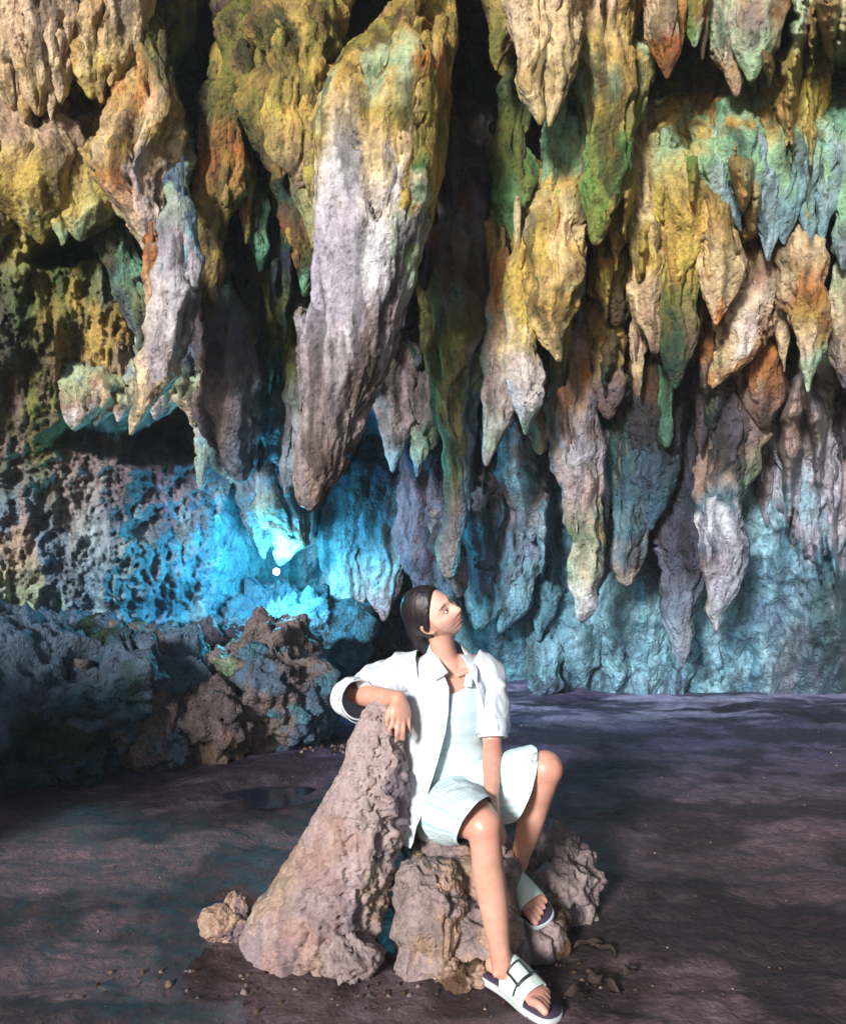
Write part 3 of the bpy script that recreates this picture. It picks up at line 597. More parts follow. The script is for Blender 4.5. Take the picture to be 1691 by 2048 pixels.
# right, lower
stal('long pink stalactite with a white rounded tip hanging nearest the floor', [(1168,640,18),(1152,730,36),(1142,820,46),(1146,900,44),(1160,990,36),(1164,1070,32),(1165,1150,28),(1164,1210,20),(1163,1240,7)], 5.35,
     [(640,'gviolet','lilac'),(740,'orange','tan'),(830,'tan','rust'),(900,'lilac','tan'),(990,'tan','rust'),(1060,'olive','cream'),(1140,'cream','palegreen'),(1230,'pale','pink')], side=[(640,'lilac','gviolet'),(900,'stone','lilac'),(1040,'palegreen','ochre'),(1150,'gviolet','mauve'),(1240,'pale','lilac')], rough=.8)
stal('dark grey-green stalactite with a broken white tip', [(1238,700,34),(1242,800,38),(1246,900,38),(1248,1000,36),(1254,1080,29),(1254,1130,27),(1253,1156,17)], 5.6, [(700,'brown','dbrown'),(850,'dgreen','stone'),(1000,'dteal','green'),(1080,'brown','dteal'),(1120,'pale','tan'),(1170,'pale','pink')])
stal('ochre-brown stalactite above the dark grey-green one', [(1206,620,28),(1208,700,34),(1212,780,28),(1216,830,10)], 5.3, [(620,'brown','dbrown'),(700,'ochre','brown'),(800,'mauve','brown')])
stal('wide dark brown stalactite speckled with rust in the right middle', [(1300,700,38),(1304,780,42),(1304,870,40),(1302,960,34),(1300,1030,18),(1300,1056,6)], 5.5, [(700,'rust','dbrown'),(800,'char','rust'),(900,'char','dteal'),(1040,'dteal','violet')])
stal('long grey-violet stalactite whose tip reaches lowest on the right', [(1368,780,34),(1362,880,40),(1358,980,44),(1362,1080,42),(1362,1160,34),(1362,1230,24),(1362,1290,16),(1363,1332,4)], 5.7, [(780,'orange','violet'),(850,'char','violet'),(1000,'char','navy'),(1150,'violet','gviolet'),(1230,'gviolet','purple'),(1330,'lilac','gviolet')])
stal('stalactite with a dark brown top and a pale lilac lower half', [(1436,740,34),(1450,830,52),(1456,920,50),(1446,1000,40),(1440,1080,36),(1440,1150,32),(1436,1215,20),(1432,1260,6)], 5.5, [(740,'char','char'),(850,'char','stone'),(960,'dbrown','tan'),(1000,'char','dteal'),(1030,'pale','lilac'),(1100,'lilac','violet'),(1200,'lilac','tan'),(1260,'lilac','pale')], side=[(740,'char','dgreen'),(880,'tan','rust'),(960,'green','dteal'),(1030,'pale','lilac'),(1100,'violet','lilac'),(1260,'lilac','gviolet')])
stal('slim mint green stalactite among the dark brown ones', [(1326,560,8),(1328,680,9),(1330,780,11),(1333,865,12),(1333,893,5)], 5.25, [(560,'dgreen','mint'),(760,'green','mint'),(850,'mint','mint')])
stal('pale lilac column with a rounded foot near the right edge', [(1600,790,46),(1608,880,54),(1618,960,44),(1622,1030,36),(1624,1080,34),(1624,1100,24)], 5.8, [(790,'tan','palegreen'),(880,'pale','lilac'),(960,'skyteal','lilac'),(1100,'lilac','bluegrey')])
stal('small lilac stalactite left of the pale lilac column', [(1548,820,24),(1556,900,30),(1566,980,24),(1582,1040,12),(1590,1070,4)], 5.9, [(820,'gviolet','dgreen'),(930,'lilac','pale'),(1060,'lilac','bluegrey')])
stal('brown and pale stalactite along the right edge above the floor', [(1690,800,40),(1680,900,44),(1668,1000,38),(1664,1080,22),(1662,1120,8)], 6.0, [(800,'navy','gviolet'),(900,'tan','lilac'),(1050,'lilac','dgreen')])
stal('mauve stalactite between the bulb-shaped one and the long pink one', [(1088,700,24),(1084,790,26),(1074,860,24),(1080,900,10)], 5.5, [(700,'dbrown','brown'),(820,'orange','rust'),(900,'orange','ochre')])
stal('pale mauve rib below the cream and orange stalactite', [(1024,820,20),(1034,900,34),(1046,980,36),(1062,1040,26),(1064,1080,8)], 5.9, [(820,'mauve','brown'),(900,'lilac','gviolet'),(980,'skyteal','lilac'),(1070,'gviolet','mauve')])
curtain('large teal flowstone slab right of the woman\'s head', [
  [(1060,960,50),(1062,1030,48),(1050,1100,44),(1030,1160,38),(1010,1220,28),(1000,1262,8)], [(1010,1000,40),(1010,1080,44),(996,1150,42),(978,1210,34),(960,1250,14)], [(960,1040,30),(960,1110,34),(950,1170,30),(942,1215,16)]], 6.1,
  [(940,'lilac','teal'),(1030,'teal','lilac'),(1130,'gviolet','teal'),(1200,'teal','skyteal'),(1260,'teal','dteal')], flat=.55)
stal('blue-teal rib running down the wall behind the long pink stalactite', [(1108,990,24),(1100,1080,28),(1090,1170,26),(1080,1240,16),(1076,1280,5)], 6.3, [(990,'dteal','teal'),(1280,'teal','dteal')])
stal('violet stalactite close behind the lower part of the long pink one', [(1196,960,18),(1202,1060,20),(1200,1140,18),(1190,1190,7)], 5.7, [(960,'violet','gviolet'),(1180,'mauve','violet')])
rg_ = random.Random(31)
for (lab, pts_, d_, st_) in [
  ('thin ochre spike in the gap between the small ochre stalactite and the cream-pink curtain', [(1022,-60,14),(1020,30,14),(1018,90,9),(1018,130,3)], 4.7, 'ot'),
  ('short cream spike right of the tip pair of the cream-pink curtain', [(1160,40,14),(1158,110,12),(1154,160,7),(1153,190,2)], 4.6, 'cr'),
  ('slim ochre spike left of the ochre and cream stalactite', [(1236,380,16),(1234,440,16),(1232,500,9),(1231,540,3)], 4.85, 'ot'),
  ('narrow yellow spike between the broad yellow one and the cream one under the shelf', [(1392,380,16),(1396,450,16),(1400,520,10),(1402,566,3)], 4.85, 'ye'),
  ('narrow olive spike in the dark gap under the teal shelf', [(1476,480,16),(1476,540,15),(1472,590,9),(1470,624,3)], 5.0, 'ol'),
  ('slender cream spike between the curled one and the rust patched one', [(1562,560,15),(1564,640,14),(1566,700,8),(1566,742,2)], 5.05, 'cr'),
  ('slender ochre spike left of the cream stalactite with the white bulb', [(1022,620,12),(1024,700,11),(1024,760,7),(1024,800,2)], 5.0, 'ot'),
  ('small dark spike below the wide dark brown speckled stalactite', [(1322,960,16),(1326,1040,14),(1330,1090,8),(1331,1124,3)], 5.65, 'dk'),
  ('small brown spike between the two tips below the pinkish curl', [(1404,760,16),(1402,820,14),(1400,870,8),(1400,905,3)], 5.4, 'dk'),
  ('thin grey spike beside the left edge of the long pink stalactite', [(1120,760,12),(1118,830,12),(1118,890,7),(1118,930,2)], 5.5, 'gr'),
  ('thin grey spike right of the long pink stalactite', [(1206,860,12),(1210,930,13),(1212,1000,8),(1213,1044,2)], 5.6, 'gr'),
  ('small cream cone between the ochre and cream stalactite and the wide dark brown one', [(1280,620,15),(1278,690,14),(1276,750,9),(1276,790,3)], 5.2, 'cr'),
  ('slim grey spike left of the pale lilac column, above the teal wall', [(1526,880,14),(1528,950,13),(1530,1010,8),(1532,1050,3)], 5.85, 'gr'),
  ('thin olive spike at the left flank of the long green and cream stalactite', [(846,560,14),(848,640,15),(852,700,9),(854,745,3)], 5.4, 'ol'),
  ('thin brown spike between the knobbly ochre one and the olive flap', [(496,330,14),(494,400,14),(492,450,8),(491,486,3)], 5.0, 'ot'),
  ('narrow dark spike left of the dark olive-brown stalactite', [(504,620,15),(506,700,16),(510,770,10),(512,820,3)], 5.3, 'dk'),
  ('thin tan spike beside the root of the slim grey stalactite', [(606,640,12),(604,720,12),(602,780,7),(601,820,2)], 5.1, 'gr')]:
    stal(lab, pts_, d_, [(0,) + dict(ot=('ochre','olive'), cr=('cream','tan'), ye=('yellow','ochre'), ol=('olive','brown'), dk=('char','brown'), gr=('stone','lilac'))[st_]], tongues=2)
# scalloped foot of the right wall
curtain('teal scalloped flowstone apron where the right wall meets the floor', [
  [(1090,1290,34),(1085,1330,30),(1080,1372,24)], [(1150,1270,40),(1160,1320,32),(1166,1358,10),(1168,1372,3)], [(1215,1270,44),(1222,1330,34),(1228,1365,12),(1230,1380,3)], [(1290,1280,44),(1296,1340,34),(1290,1380,24)],
  [(1360,1290,40),(1350,1345,30),(1345,1384,20)], [(1420,1300,36),(1424,1345,26),(1426,1378,8)], [(1480,1290,40),(1478,1340,32),(1470,1372,20)], [(1545,1280,40),(1550,1330,30),(1548,1364,14)]], 6.45,
  [(1270,'skyteal','teal'),(1340,'teal','skyteal'),(1380,'bluegrey','teal')], flat=.7, name='flowstone_apron', part='scallop')
# the pale masses of the upper left
curtain('cream-pink flowstone mass hanging in the upper left corner', [
  [(20,-60,60),(24,60,58),(28,140,46),(30,190,26),(26,214,8)], [(92,-60,50),(88,50,50),(84,130,42),(80,190,26),(78,228,6)], [(140,-60,36),(132,60,34),(128,130,26),(124,180,14),(122,206,3)],
  [(56,100,22),(54,170,20),(52,215,10),(51,244,3)], [(112,120,18),(108,180,15),(104,216,7),(103,240,2)]], 4.45, [(-60,'pink','cream'),(80,'cream','pink'),(200,'cream','ochre')], name='flowstone_mass', flat=.9)
curtain('ochre flowstone mass right of the cream-pink one', [
  [(196,20,44),(192,90,50),(186,140,38),(182,178,16),(181,196,4)], [(238,-40,40),(240,50,40),(236,110,32),(226,150,18),(222,172,4)], [(268,-60,34),(272,20,34),(272,70,24),(268,104,8)], [(210,120,20),(206,170,14),(204,205,4)]], 4.5, [(-60,'pink','cream'),(40,'cream','ochre'),(120,'ochre','cream'),(200,'ochre','yellow')], name='flowstone_mass')
curtain('ochre bulging ledge with a dark underside, lower on the left wall', [
  [(-20,300,80),(-16,390,76),(-10,450,50),(-8,480,16)], [(70,310,80),(74,390,78),(80,440,50),(84,476,14)], [(166,340,44),(168,400,50),(164,440,36),(160,474,10)], [(128,400,24),(126,450,18),(124,488,5)]], 4.62,
  [(300,'cream','tan'),(360,'ochre','yellow'),(430,'yellow','ochre'),(470,'palegreen','olive')], name='flowstone_ledge', group='ledges and shelves')

# ------------------------------------------------------------------ rocks
M_DARK = rock_mat('ledge_rock', bump=.9, scale=1.3, rough=.7, wet=.35)
def boulder(name, c, r, seed, colA, colB, mat=None, n=90, rough=.28, boxy=.0, shear=(0, 0), parent=None, sharp=.5, colC=None, yaw=0, dim=1.0):
    """one stone: centre and radii in metres"""
    nv, nh = n // 2 + 1, n
    ph = np.linspace(0.02, np.pi - 0.02, nv)[:, None]; th = np.linspace(0, 2 * np.pi, nh, endpoint=False)[None, :]
    d = np.stack([np.sin(ph) * np.cos(th), np.sin(ph) * np.sin(th), np.cos(ph) + 0 * th], -1).reshape(-1, 3)
    if boxy: d = np.sign(d) * np.abs(d) ** (1 - boxy * .5)
    sc = np.array(r); p = d * sc
    q = (p + np.array(c)).astype(np.float32); m = float(np.mean(r)); k = 0.35 / m
    dn = d / np.linalg.norm(d, axis=1)[:, None]
    disp = fbm(q, 3, 0.5, (2.2 * k,) * 3, seed) * 1.0 + sharp * (ridged(q, 5, 0.6, (2.6 * k,) * 3, seed + 4) - .4) * .6 + (.14 + .08 * (dim < .6)) * (ridged(q, 4, .62, (7 * k,) * 3, seed + 8) - .4 * (dim < .6)) - .5 * np.exp(-(fbm(q, 3, .5, (2 * k,) * 3, seed + 88) / .04) ** 2)
    p = p + dn * (disp * rough * m)[:, None]
    p[:, 0] += shear[0] * p[:, 2]; p[:, 1] += shear[1] * p[:, 2]
    cy, sy_ = math.cos(yaw), math.sin(yaw); p[:, :2] = np.stack([p[:, 0] * cy - p[:, 1] * sy_, p[:, 0] * sy_ + p[:, 1] * cy], 1)
    V = p + np.array(c)
    mx = sstep(fbm(q, 5, 0.6, (1.8 * k,) * 3, seed + 20), -.1, .22)[:, None]
    C = PAL[colA] * (1 - mx) + PAL[colB] * mx
    if colC: m3 = sstep(fbm(q, 4, 0.6, (1.5 * k,) * 3, seed + 50), .18, .34)[:, None]; C = C * (1 - m3) + PAL[colC] * m3
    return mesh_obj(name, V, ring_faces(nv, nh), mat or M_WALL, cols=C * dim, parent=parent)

def rock_at(label, u, v, d, ru, rv, rd, seed, A, B, group='rocks on the cave floor', name='boulder', cat='boulder', **kw):
    if 'mat' not in kw: kw['mat'] = M_DARK; kw['rough'] = kw.get('rough', .4) * 1.1; kw['sharp'] = 1.0; kw['dim'] = .55  # dim darkens the rock colour, standing in for shade on the ledge
    c = P(u, v, d); r = (ru * d / F, rd, rv * d / F)
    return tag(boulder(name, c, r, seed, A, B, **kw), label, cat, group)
g = 'jagged boulders of the dark ledge on the left'
rock_at('huge dark jagged boulder filling the left edge above the floor', 60,1420,4.55,190,112,.55,3,'bluegrey','dteal',g, n=190, rough=.42, colC='dgreen')
rock_at('dark teal boulder right of the huge one at the left edge', 235,1375,4.7,120,95,.5,9,'dteal','bluegrey',g, n=160, rough=.42, colC='dgreen')
rock_at('bumpy violet-grey boulder in the middle of the dark ledge', 345,1385,4.9,80,88,.42,15,'bluegrey','stone',g, n=140, rough=.45, colC='palegreen')
rock_at('pale topped boulder rising to a knob at the right of the ledge', 540,1310,5.2,52,55,.35,21,'stone','gviolet',g, n=120, rough=.5)
rock_at('grey-green boulder at the right end of the dark ledge', 545,1400,4.9,76,82,.42,27,'bluegrey','stone',g, n=150, rough=.45, colC='teal')
rock_at('low brown boulder at the foot of the ledge beside the grey-green one', 455,1435,4.7,72,48,.35,33,'mauve','stone',g, n=120, rough=.45, colC='tan')
rock_at('dark violet boulder on top of the ledge behind the bumpy one', 430,1310,5.4,80,42,.35,39,'violet','gviolet',g, n=120, rough=.45)
rock_at('upper left grey boulder against the left wall', 120,1325,5.1,130,40,.4,45,'gviolet','bluegrey',g, n=130, rough=.45)
rock_at('low dark boulder in the corner at the left edge on the mud', 60,1500,4.3,170,52,.4,51,'navy','dteal',g, n=130, rough=.4)
rock_at('small rounded stone at the ledge foot near the white sleeve', 628,1436,4.85,26,34,.14,57,'bluegrey','gviolet',g, n=70, rough=.3)
rock_at('upright jagged fin of rock in front of the dark teal boulder', 285,1440,4.55,60,70,.25,121,'bluegrey','stone',g, n=120, rough=.5)
rock_at('mossy grey block low between the dark teal and the bumpy boulder', 345,1470,4.5,56,40,.25,127,'stone','bluegrey',g, n=110, rough=.5)
rock_at('grey crag on top of the huge dark boulder', 150,1365,4.5,60,40,.25,133,'stone','bluegrey',g, n=120, rough=.5)
rock_at('ragged crest of rock above the bumpy boulder', 300,1325,4.95,70,34,.28,139,'gviolet','stone',g, n=120, rough=.5)
rock_at('small pale crag on the crest left of the knobbed boulder', 470,1345,4.85,44,40,.2,145,'stone','palegreen',g, n=100, rough=.5)
rock_at('purple low rock shelf behind the ledge near the blue lamp', 700,1275,7.2,120,26,.4,63,'violet','purple','rocks on the cave floor', n=110, rough=.4)
rock_at('dark rock under the two drooping teal tips', 790,1262,7.0,50,42,.4,69,'violet','navy','rocks on the cave floor', n=90, rough=.4)

o = boulder('added_shade_rock', (-3.55, 2.0, .55), (.95, .75, .72), 151, 'stone', 'gviolet', n=120, rough=.35, sharp=.9, dim=.8); tag(o, kind='structure')   # unseen rock added left of the view to shade the ledge and floor
# the leaning stalagmite that carries her arm
M_SMAG = rock_mat('stalagmite_stone', bump=.22, scale=2.4, rough=.85, var=.3, wet=.6, streak=.15, pit=.35)
def stalagmite():
    rows = [(1398,738,776),(1410,728,784),(1440,716,800),(1480,700,806),(1530,682,808),(1580,656,806),(1640,622,800),(1700,585,790),(1750,553,782),(1800,520,772),(1845,500,762),(1885,488,750),(1920,490,738),(1945,510,730)]
    v_ = [r[0] for r in rows]; l_ = [r[1] for r in rows]; r_ = [r[2] for r in rows]
    nr, na = 260, 190
    vv = np.linspace(1398, 1962, nr); L_ = np.interp(vv, v_, l_); R_ = np.interp(vv, v_, r_)
    d = np.interp(vv, [1398, 1960], [2.34, 2.37]); c = (L_ + R_) / 2; hw = (R_ - L_) / 2 * 0.965
    s = d / F; th = np.linspace(0, 2 * np.pi, na, endpoint=False)
    cap = np.ones(nr); cap[:12] = np.sqrt(np.linspace(0.02, 1, 12)); 
    X = (c - CX)[:, None] * s[:, None] + (hw * s * cap)[:, None] * np.cos(th)
    Y = d[:, None] + np.clip(hw * s, .03, .19)[:, None] * cap[:, None] * 0.95 * np.sin(th); Z = (H - (vv - HZ) * s)[:, None] + 0 * X
    p = np.stack([X, Y, Z], -1).reshape(-1, 3).astype(np.float32)
    nx_ = np.tile(np.cos(th), nr); ny_ = np.tile(np.sin(th), nr)
    # smooth skin on the left face, broken and pitted on the right face
    brk = sstep(nx_ + 0.35 * fbm(p, 3, .6, (5, 5, 5), 4.), 0.25, 0.6)
    lo = sstep(-p[:, 2], -0.42, -0.12); brk = np.maximum(brk, lo * .55)
    disp = 0.018 * fbm(p, 3, .5, (5, 5, 4), 1.) + 0.002 * ridged(p, 4, .6, (26, 26, 20), 2.)
    disp += brk * (0.022 * ridged(p, 5, .58, (9, 9, 5), 7.) - 0.014) - brk * 0.03 * sstep(fbm(p, 3, .55, (10, 10, 6), 17.), .1, .42)
    disp -= 0.012 * sstep(fbm(p, 3, .6, (38, 38, 38), 29.), .22, .4)
    ck = np.abs(fbm(p, 3, .55, (3.2, 3.2, 5.), 44.)); disp -= 0.009 * np.exp(-(ck / .022) ** 2)
    f_ = np.repeat(cap, na); disp *= np.clip(f_, .3, 1)
    p2 = p.copy(); p2[:, 0] += nx_ * disp; p2[:, 1] += ny_ * disp; p2[:, 2] += .005 * fbm(p, 3, .6, (14, 14, 14), 19.)
    t1 = sstep(fbm(p, 4, .6, (3, 3, 2), 50.), -.1, .25)[:, None]
    C = lin((156, 138, 136)) * (1 - t1) + lin((146, 120, 112)) * t1
    gr = (brk * sstep(fbm(p, 4, .6, (6, 6, 6), 61.), -.15, .2))[:, None]; C = C * (1 - gr * .8) + lin((98, 88, 100)) * gr * .8
    yl = sstep(fbm(p, 3, .6, (5, 5, 5), 66.) - 3 * np.abs(p[:, 2] - .2), -.15, .25)[:, None]; C = C * (1 - yl * .25) + lin((160, 148, 110)) * yl * .25
    p2 = np.concatenate([p2, [p2[:na].mean(0)]]); C = np.concatenate([C, C[:1]])
    o = mesh_obj('stalagmite', p2[:-1], ring_faces(nr, na), M_SMAG, cols=C[:-1]); return o
st = stalagmite(); tag(st, 'leaning brown-grey stalagmite that the woman rests her arm on', 'stalagmite')
g = 'stones round the woman'
def stone(label, u, v, d, ru, rv, rd, seed, A='tan', B='stone', **kw):
    kw.setdefault('n', 120); kw.setdefault('rough', .42); kw.setdefault('sharp', .95); kw.setdefault('dim', .85)
    return rock_at(label, u, v, d, ru, rv, rd, seed, A, B, g, mat=M_NEAR, **kw)
stone('small pinkish rock touching the left foot of the leaning stalagmite', 466,1845,2.42,40,33,.065,5,'tan','mauve', name='rock', cat='rock')
stone('tall grey-brown block under the woman beside the stalagmite foot', 852,1850,2.26,58,112,.10,17,'stone','tan', n=190, boxy=1.0, colC='stone', rough=.3)
stone('broad low rock the woman sits on, behind the tall block', 915,1775,2.46,110,80,.16,25,'stone','tan', n=190, boxy=1.0, rough=.3)
stone('rounded rock between the tall block and her near shin', 950,1875,2.30,78,72,.11,35,'stone','tan', n=170, colC='stone', boxy=.9, rough=.3)
stone('dark rock carrying her tucked-back foot', 1040,1862,2.42,72,52,.12,45,'stone','brown', n=130, boxy=.6)
stone('violet-grey boulder behind her tucked-back foot', 1115,1765,2.62,66,72,.14,55,'stone','mauve', n=140, colC='stone')
stone('flat brown stone at the base right of the stalagmite foot', 700,1915,2.2,44,40,.07,65,'stone','stone', n=110, name='rock', cat='rock')
stone('crumbly clod in front of the tall block', 925,1950,2.17,40,24,.05,75,'brown','tan', n=80, name='rock', cat='rock')
stone('low crumbly clod to the left of the buckled sandal', 1052,1925,2.3,46,16,.05,85,'mauve','stone', n=80, name='rock', cat='rock')
# dead leaves and twigs on the mud, right
M_LEAF = plain('dead_leaf', (58, 44, 40), .8, var=.4)
LEAVES = [(1175,1905,.10,.3,'long dead leaf farthest back on the mud right of the woman'),(1205,1915,.08,-.5,'dead leaf crossing the tip of the long one at the back'),(1190,1975,.09,1.0,'dead leaf in the middle of the litter right of the buckled sandal'),
          (1150,2005,.07,.2,'dead leaf lying closest to the toes of the buckled sandal'),(1215,1990,.08,-.9,'dead leaf at the front right of the litter by the buckled sandal'),(1260,1958,.05,.5,'smallest dead leaf, farthest right on the mud')]
for i, (uu, vv, L_, a, lab_) in enumerate(LEAVES):
    d = H * F / (vv - HZ); c = np.array([(uu - CX) * d / F, d, 0.012]); n = 9
    t = np.linspace(0, 1, n); w_ = .018 * np.sin(np.pi * t) ** .7 + .001; ca, sa = math.cos(a), math.sin(a)
    L3 = []; 
    for sgn in (-1, 0, 1):
        xx = (t - .5) * L_; yy = sgn * w_; zz = .012 * np.sin(np.pi * t) + (.010 if sgn else 0) + .006 * np.sin(t * 9 + i)
        L3.append(np.stack([c[0] + xx * ca - yy * sa, c[1] + xx * sa + yy * ca, c[2] + zz + 0 * xx], 1))
    o = mesh_obj('dead_leaf', np.concatenate(L3), ring_faces(3, n, close=False), M_LEAF)
    tag(o, lab_, 'leaf', 'dead leaves on the mud')
# gravel
def gravel():
    rg = np.random.RandomState(5); Vs = []; Fs = []; Cs = []; off = 0
    base = boulder('gravel_seed', (0, 0, 0), (1, 1, .75), 3, 'tan', 'stone', n=10, rough=.3)
    bv = np.empty(len(base.data.vertices) * 3, np.float32); base.data.vertices.foreach_get('co', bv); bv = bv.reshape(-1, 3)
    bf = ring_faces(6, 10); bpy.data.objects.remove(base)
    spots = []
    for _ in range(500): spots.append((rg.uniform(-300, 2000), rg.uniform(1400, 2120), rg.uniform(.002, .006)))
    for _ in range(110): spots.append((rg.normal(760, 230), rg.normal(1965, 28), rg.uniform(.003, .009)))
    for _ in range(260): spots.append((rg.uniform(250, 700), rg.normal(1490, 8) - (0), rg.uniform(.004, .014)))
    for _ in range(120): spots.append((rg.normal(1080, 60), rg.normal(1965, 30), rg.uniform(.003, .008)))
    for (uu, vv, r) in spots:
        if vv < 1395: continue
        d = H * F / (vv - HZ); xx = (uu - CX) * d / F
        zz = floor_z(np.array([xx], np.float32), np.array([d], np.float32))[0]
        a = rg.uniform(0, 6.28); s = r * rg.uniform(.7, 1.4, 3)
        R_ = np.array([[math.cos(a), -math.sin(a), 0], [math.sin(a), math.cos(a), 0], [0, 0, 1]])
        Vs.append((bv * s) @ R_.T + [xx, d, zz + r * .35]); Fs.append(bf + off); off += len(bv)
        c = PAL[rg.choice(['tan', 'stone', 'mauve', 'brown', 'brown'])] * rg.uniform(.25, .8); Cs.append(np.repeat(c[None], len(bv), 0))
    o = mesh_obj('gravel', np.concatenate(Vs), np.concatenate(Fs), M_NEAR, cols=np.concatenate(Cs)); tag(o, kind='stuff'); return o
gravel()

rock_at('low teal hump of rock added to catch the light of the blue lamp above it', 560,1262,6.3,130,42,.35,171,'dteal','teal','rocks on the cave floor', n=130, rough=.6, sharp=1.0, mat=M_WALL)  # hump added below the lamp to catch a bright spot of its light
# the blue lamp in the hollow
lc = P(553, 1143, 5.70)
lr = empty('cave_lamp', lc); tag(lr, 'bright blue-white lamp glowing in the hollow under the teal-grey stalactite', 'lamp')
bpy.context.view_layer.update()
M_BULB, n_, b_ = new_mat('lamp_glow'); b_.inputs['Emission Color'].default_value = (0.55, 0.9, 1, 1); b_.inputs['Emission Strength'].default_value = 500
M_HOUS = plain('lamp_housing', (40, 44, 50), .4)
bl = boulder('bulb', lc, (.022, .022, .024), 1, 'pale', 'pale', mat=M_BULB, n=24, rough=0); adopt(lr, bl)
hs = boulder('housing', lc + np.array([0, .05, -.012]), (.022, .035, .022), 1, 'char', 'char', mat=M_HOUS, n=24, rough=.0, boxy=.6); adopt(lr, hs)
pl = bpy.data.lights.new('lamp_light', 'POINT'); pl.energy = 78; pl.color = (0.06, 0.60, .85); pl.shadow_soft_size = .12
po = bpy.data.objects.new('lamp_light', pl); COL.objects.link(po); po.location = lc + np.array([0.0, -.10, .02]); po.parent = lr; po.matrix_parent_inverse = Matrix.Translation(-Vector(lc))
# ------------------------------------------------------------------ the woman
def unit(a): a = np.asarray(a, float); return a / max(np.linalg.norm(a), 1e-9)

def tube_arrays(pts, na=28, step=.006, wide=None, caps=True):
    """pts rows: x y z ra rb ; ra along the 'wide' direction, rb across it"""
    pts = np.array([[*r, r[3]] if len(r) == 4 else list(r) for r in pts], float)
    ln = np.sum(np.linalg.norm(np.diff(pts[:, :3], axis=0), axis=1)); nr = max(6, int(ln / step))
    c = catmull(pts, nr); T = np.gradient(c[:, :3], axis=0); T /= np.linalg.norm(T, axis=1)[:, None] + 1e-12
    w0 = np.array(wide if wide is not None else ([1, 0, 0] if abs(T[:, 0]).mean() < .8 else [0, 1, 0]), float)
    A = w0[None] - (T @ w0)[:, None] * T; A /= np.linalg.norm(A, axis=1)[:, None]; B = np.cross(T, A)
    if caps:                                           # rounded ends
        k = 6; s = np.linspace(0, 1, k + 1)[:-1]
        def cap(i, sg):
            r = min(c[i, 3], c[i, 4]); rows = []
            for q in s:
                rows.append((c[i, :3] + sg * T[i] * r * .9 * (1 - q), math.sqrt(max(1 - (1 - q) ** 2, .004)), i))
            return rows
        st_ = cap(0, -1); en = cap(nr - 1, 1)[::-1]
        cc = np.array([r[0] for r in st_] + [c[i, :3] for i in range(nr)] + [r[0] for r in en])
        f = np.array([r[1] for r in st_] + [1] * nr + [r[1] for r in en]); ix = np.array([0] * k + list(range(nr)) + [nr - 1] * k)
    else:
        cc = c[:, :3]; f = np.ones(nr); ix = np.arange(nr)
    th = np.linspace(0, 2 * np.pi, na, endpoint=False)
    V = cc[:, None, :] + (f * c[ix, 3])[:, None, None] * np.cos(th)[None, :, None] * A[ix][:, None, :] + (f * c[ix, 4])[:, None, None] * np.sin(th)[None, :, None] * B[ix][:, None, :]
    return V, len(cc), na

class Bag:
    def __init__(s): s.V = []; s.F = []; s.n = 0
    def add(s, V, F):
        s.V.append(np.asarray(V, float).reshape(-1, 3)); s.F += [tuple(int(q) + s.n for q in f) for f in F]; s.n += len(s.V[-1])
    def tube(s, pts, **k):
        V, nr, na = tube_arrays(pts, **k); F_ = [tuple(f) for f in ring_faces(nr, na)]
        F_.append(tuple(range(na))[::-1]); F_.append(tuple((nr - 1) * na + j for j in range(na))); s.add(V, F_)
    def ball(s, c, r, M=None, n=24):
        ph = np.linspace(0.03, np.pi - .03, n // 2 + 1)[:, None]; th = np.linspace(0, 2 * np.pi, n, endpoint=False)[None]
        d = np.stack([np.sin(ph) * np.cos(th), np.sin(ph) * np.sin(th), np.cos(ph) + 0 * th], -1).reshape(-1, 3) * np.array(r)
        if M is not None: d = d @ np.asarray(M)
        F_ = [tuple(f) for f in ring_faces(n // 2 + 1, n)]; F_.append(tuple(range(n))[::-1]); F_.append(tuple((n // 2) * n + j for j in range(n)))
        s.add(d + np.array(c), F_)
    def remesh(s, voxel, smooth=4, f=.5):
        me = bpy.data.meshes.new('tmp'); me.from_pydata(np.concatenate(s.V).tolist(), [], s.F); me.update()
        import bmesh
        bm = bmesh.new(); bm.from_mesh(me); bmesh.ops.recalc_face_normals(bm, faces=bm.faces); bm.to_mesh(me); bm.free()
        o = bpy.data.objects.new('tmp', me); COL.objects.link(o)
        m = o.modifiers.new('r', 'REMESH'); m.mode = 'VOXEL'; m.voxel_size = voxel
        if smooth: q = o.modifiers.new('s', 'SMOOTH'); q.factor = f; q.iterations = smooth
        dg = bpy.context.evaluated_depsgraph_get(); ev = o.evaluated_get(dg); r = bpy.data.meshes.new_from_object(ev)
        bpy.data.objects.remove(o)
        V = np.empty(len(r.vertices) * 3, np.float32); r.vertices.foreach_get('co', V)
        return r, V.reshape(-1, 3)

# --- frames
W0 = P(905, 1640, 2.42)
woman = empty('person', W0); tag(woman, 'woman in open white shirt and shorts sitting on a rock, looking up', 'person')
bpy.context.view_layer.update()

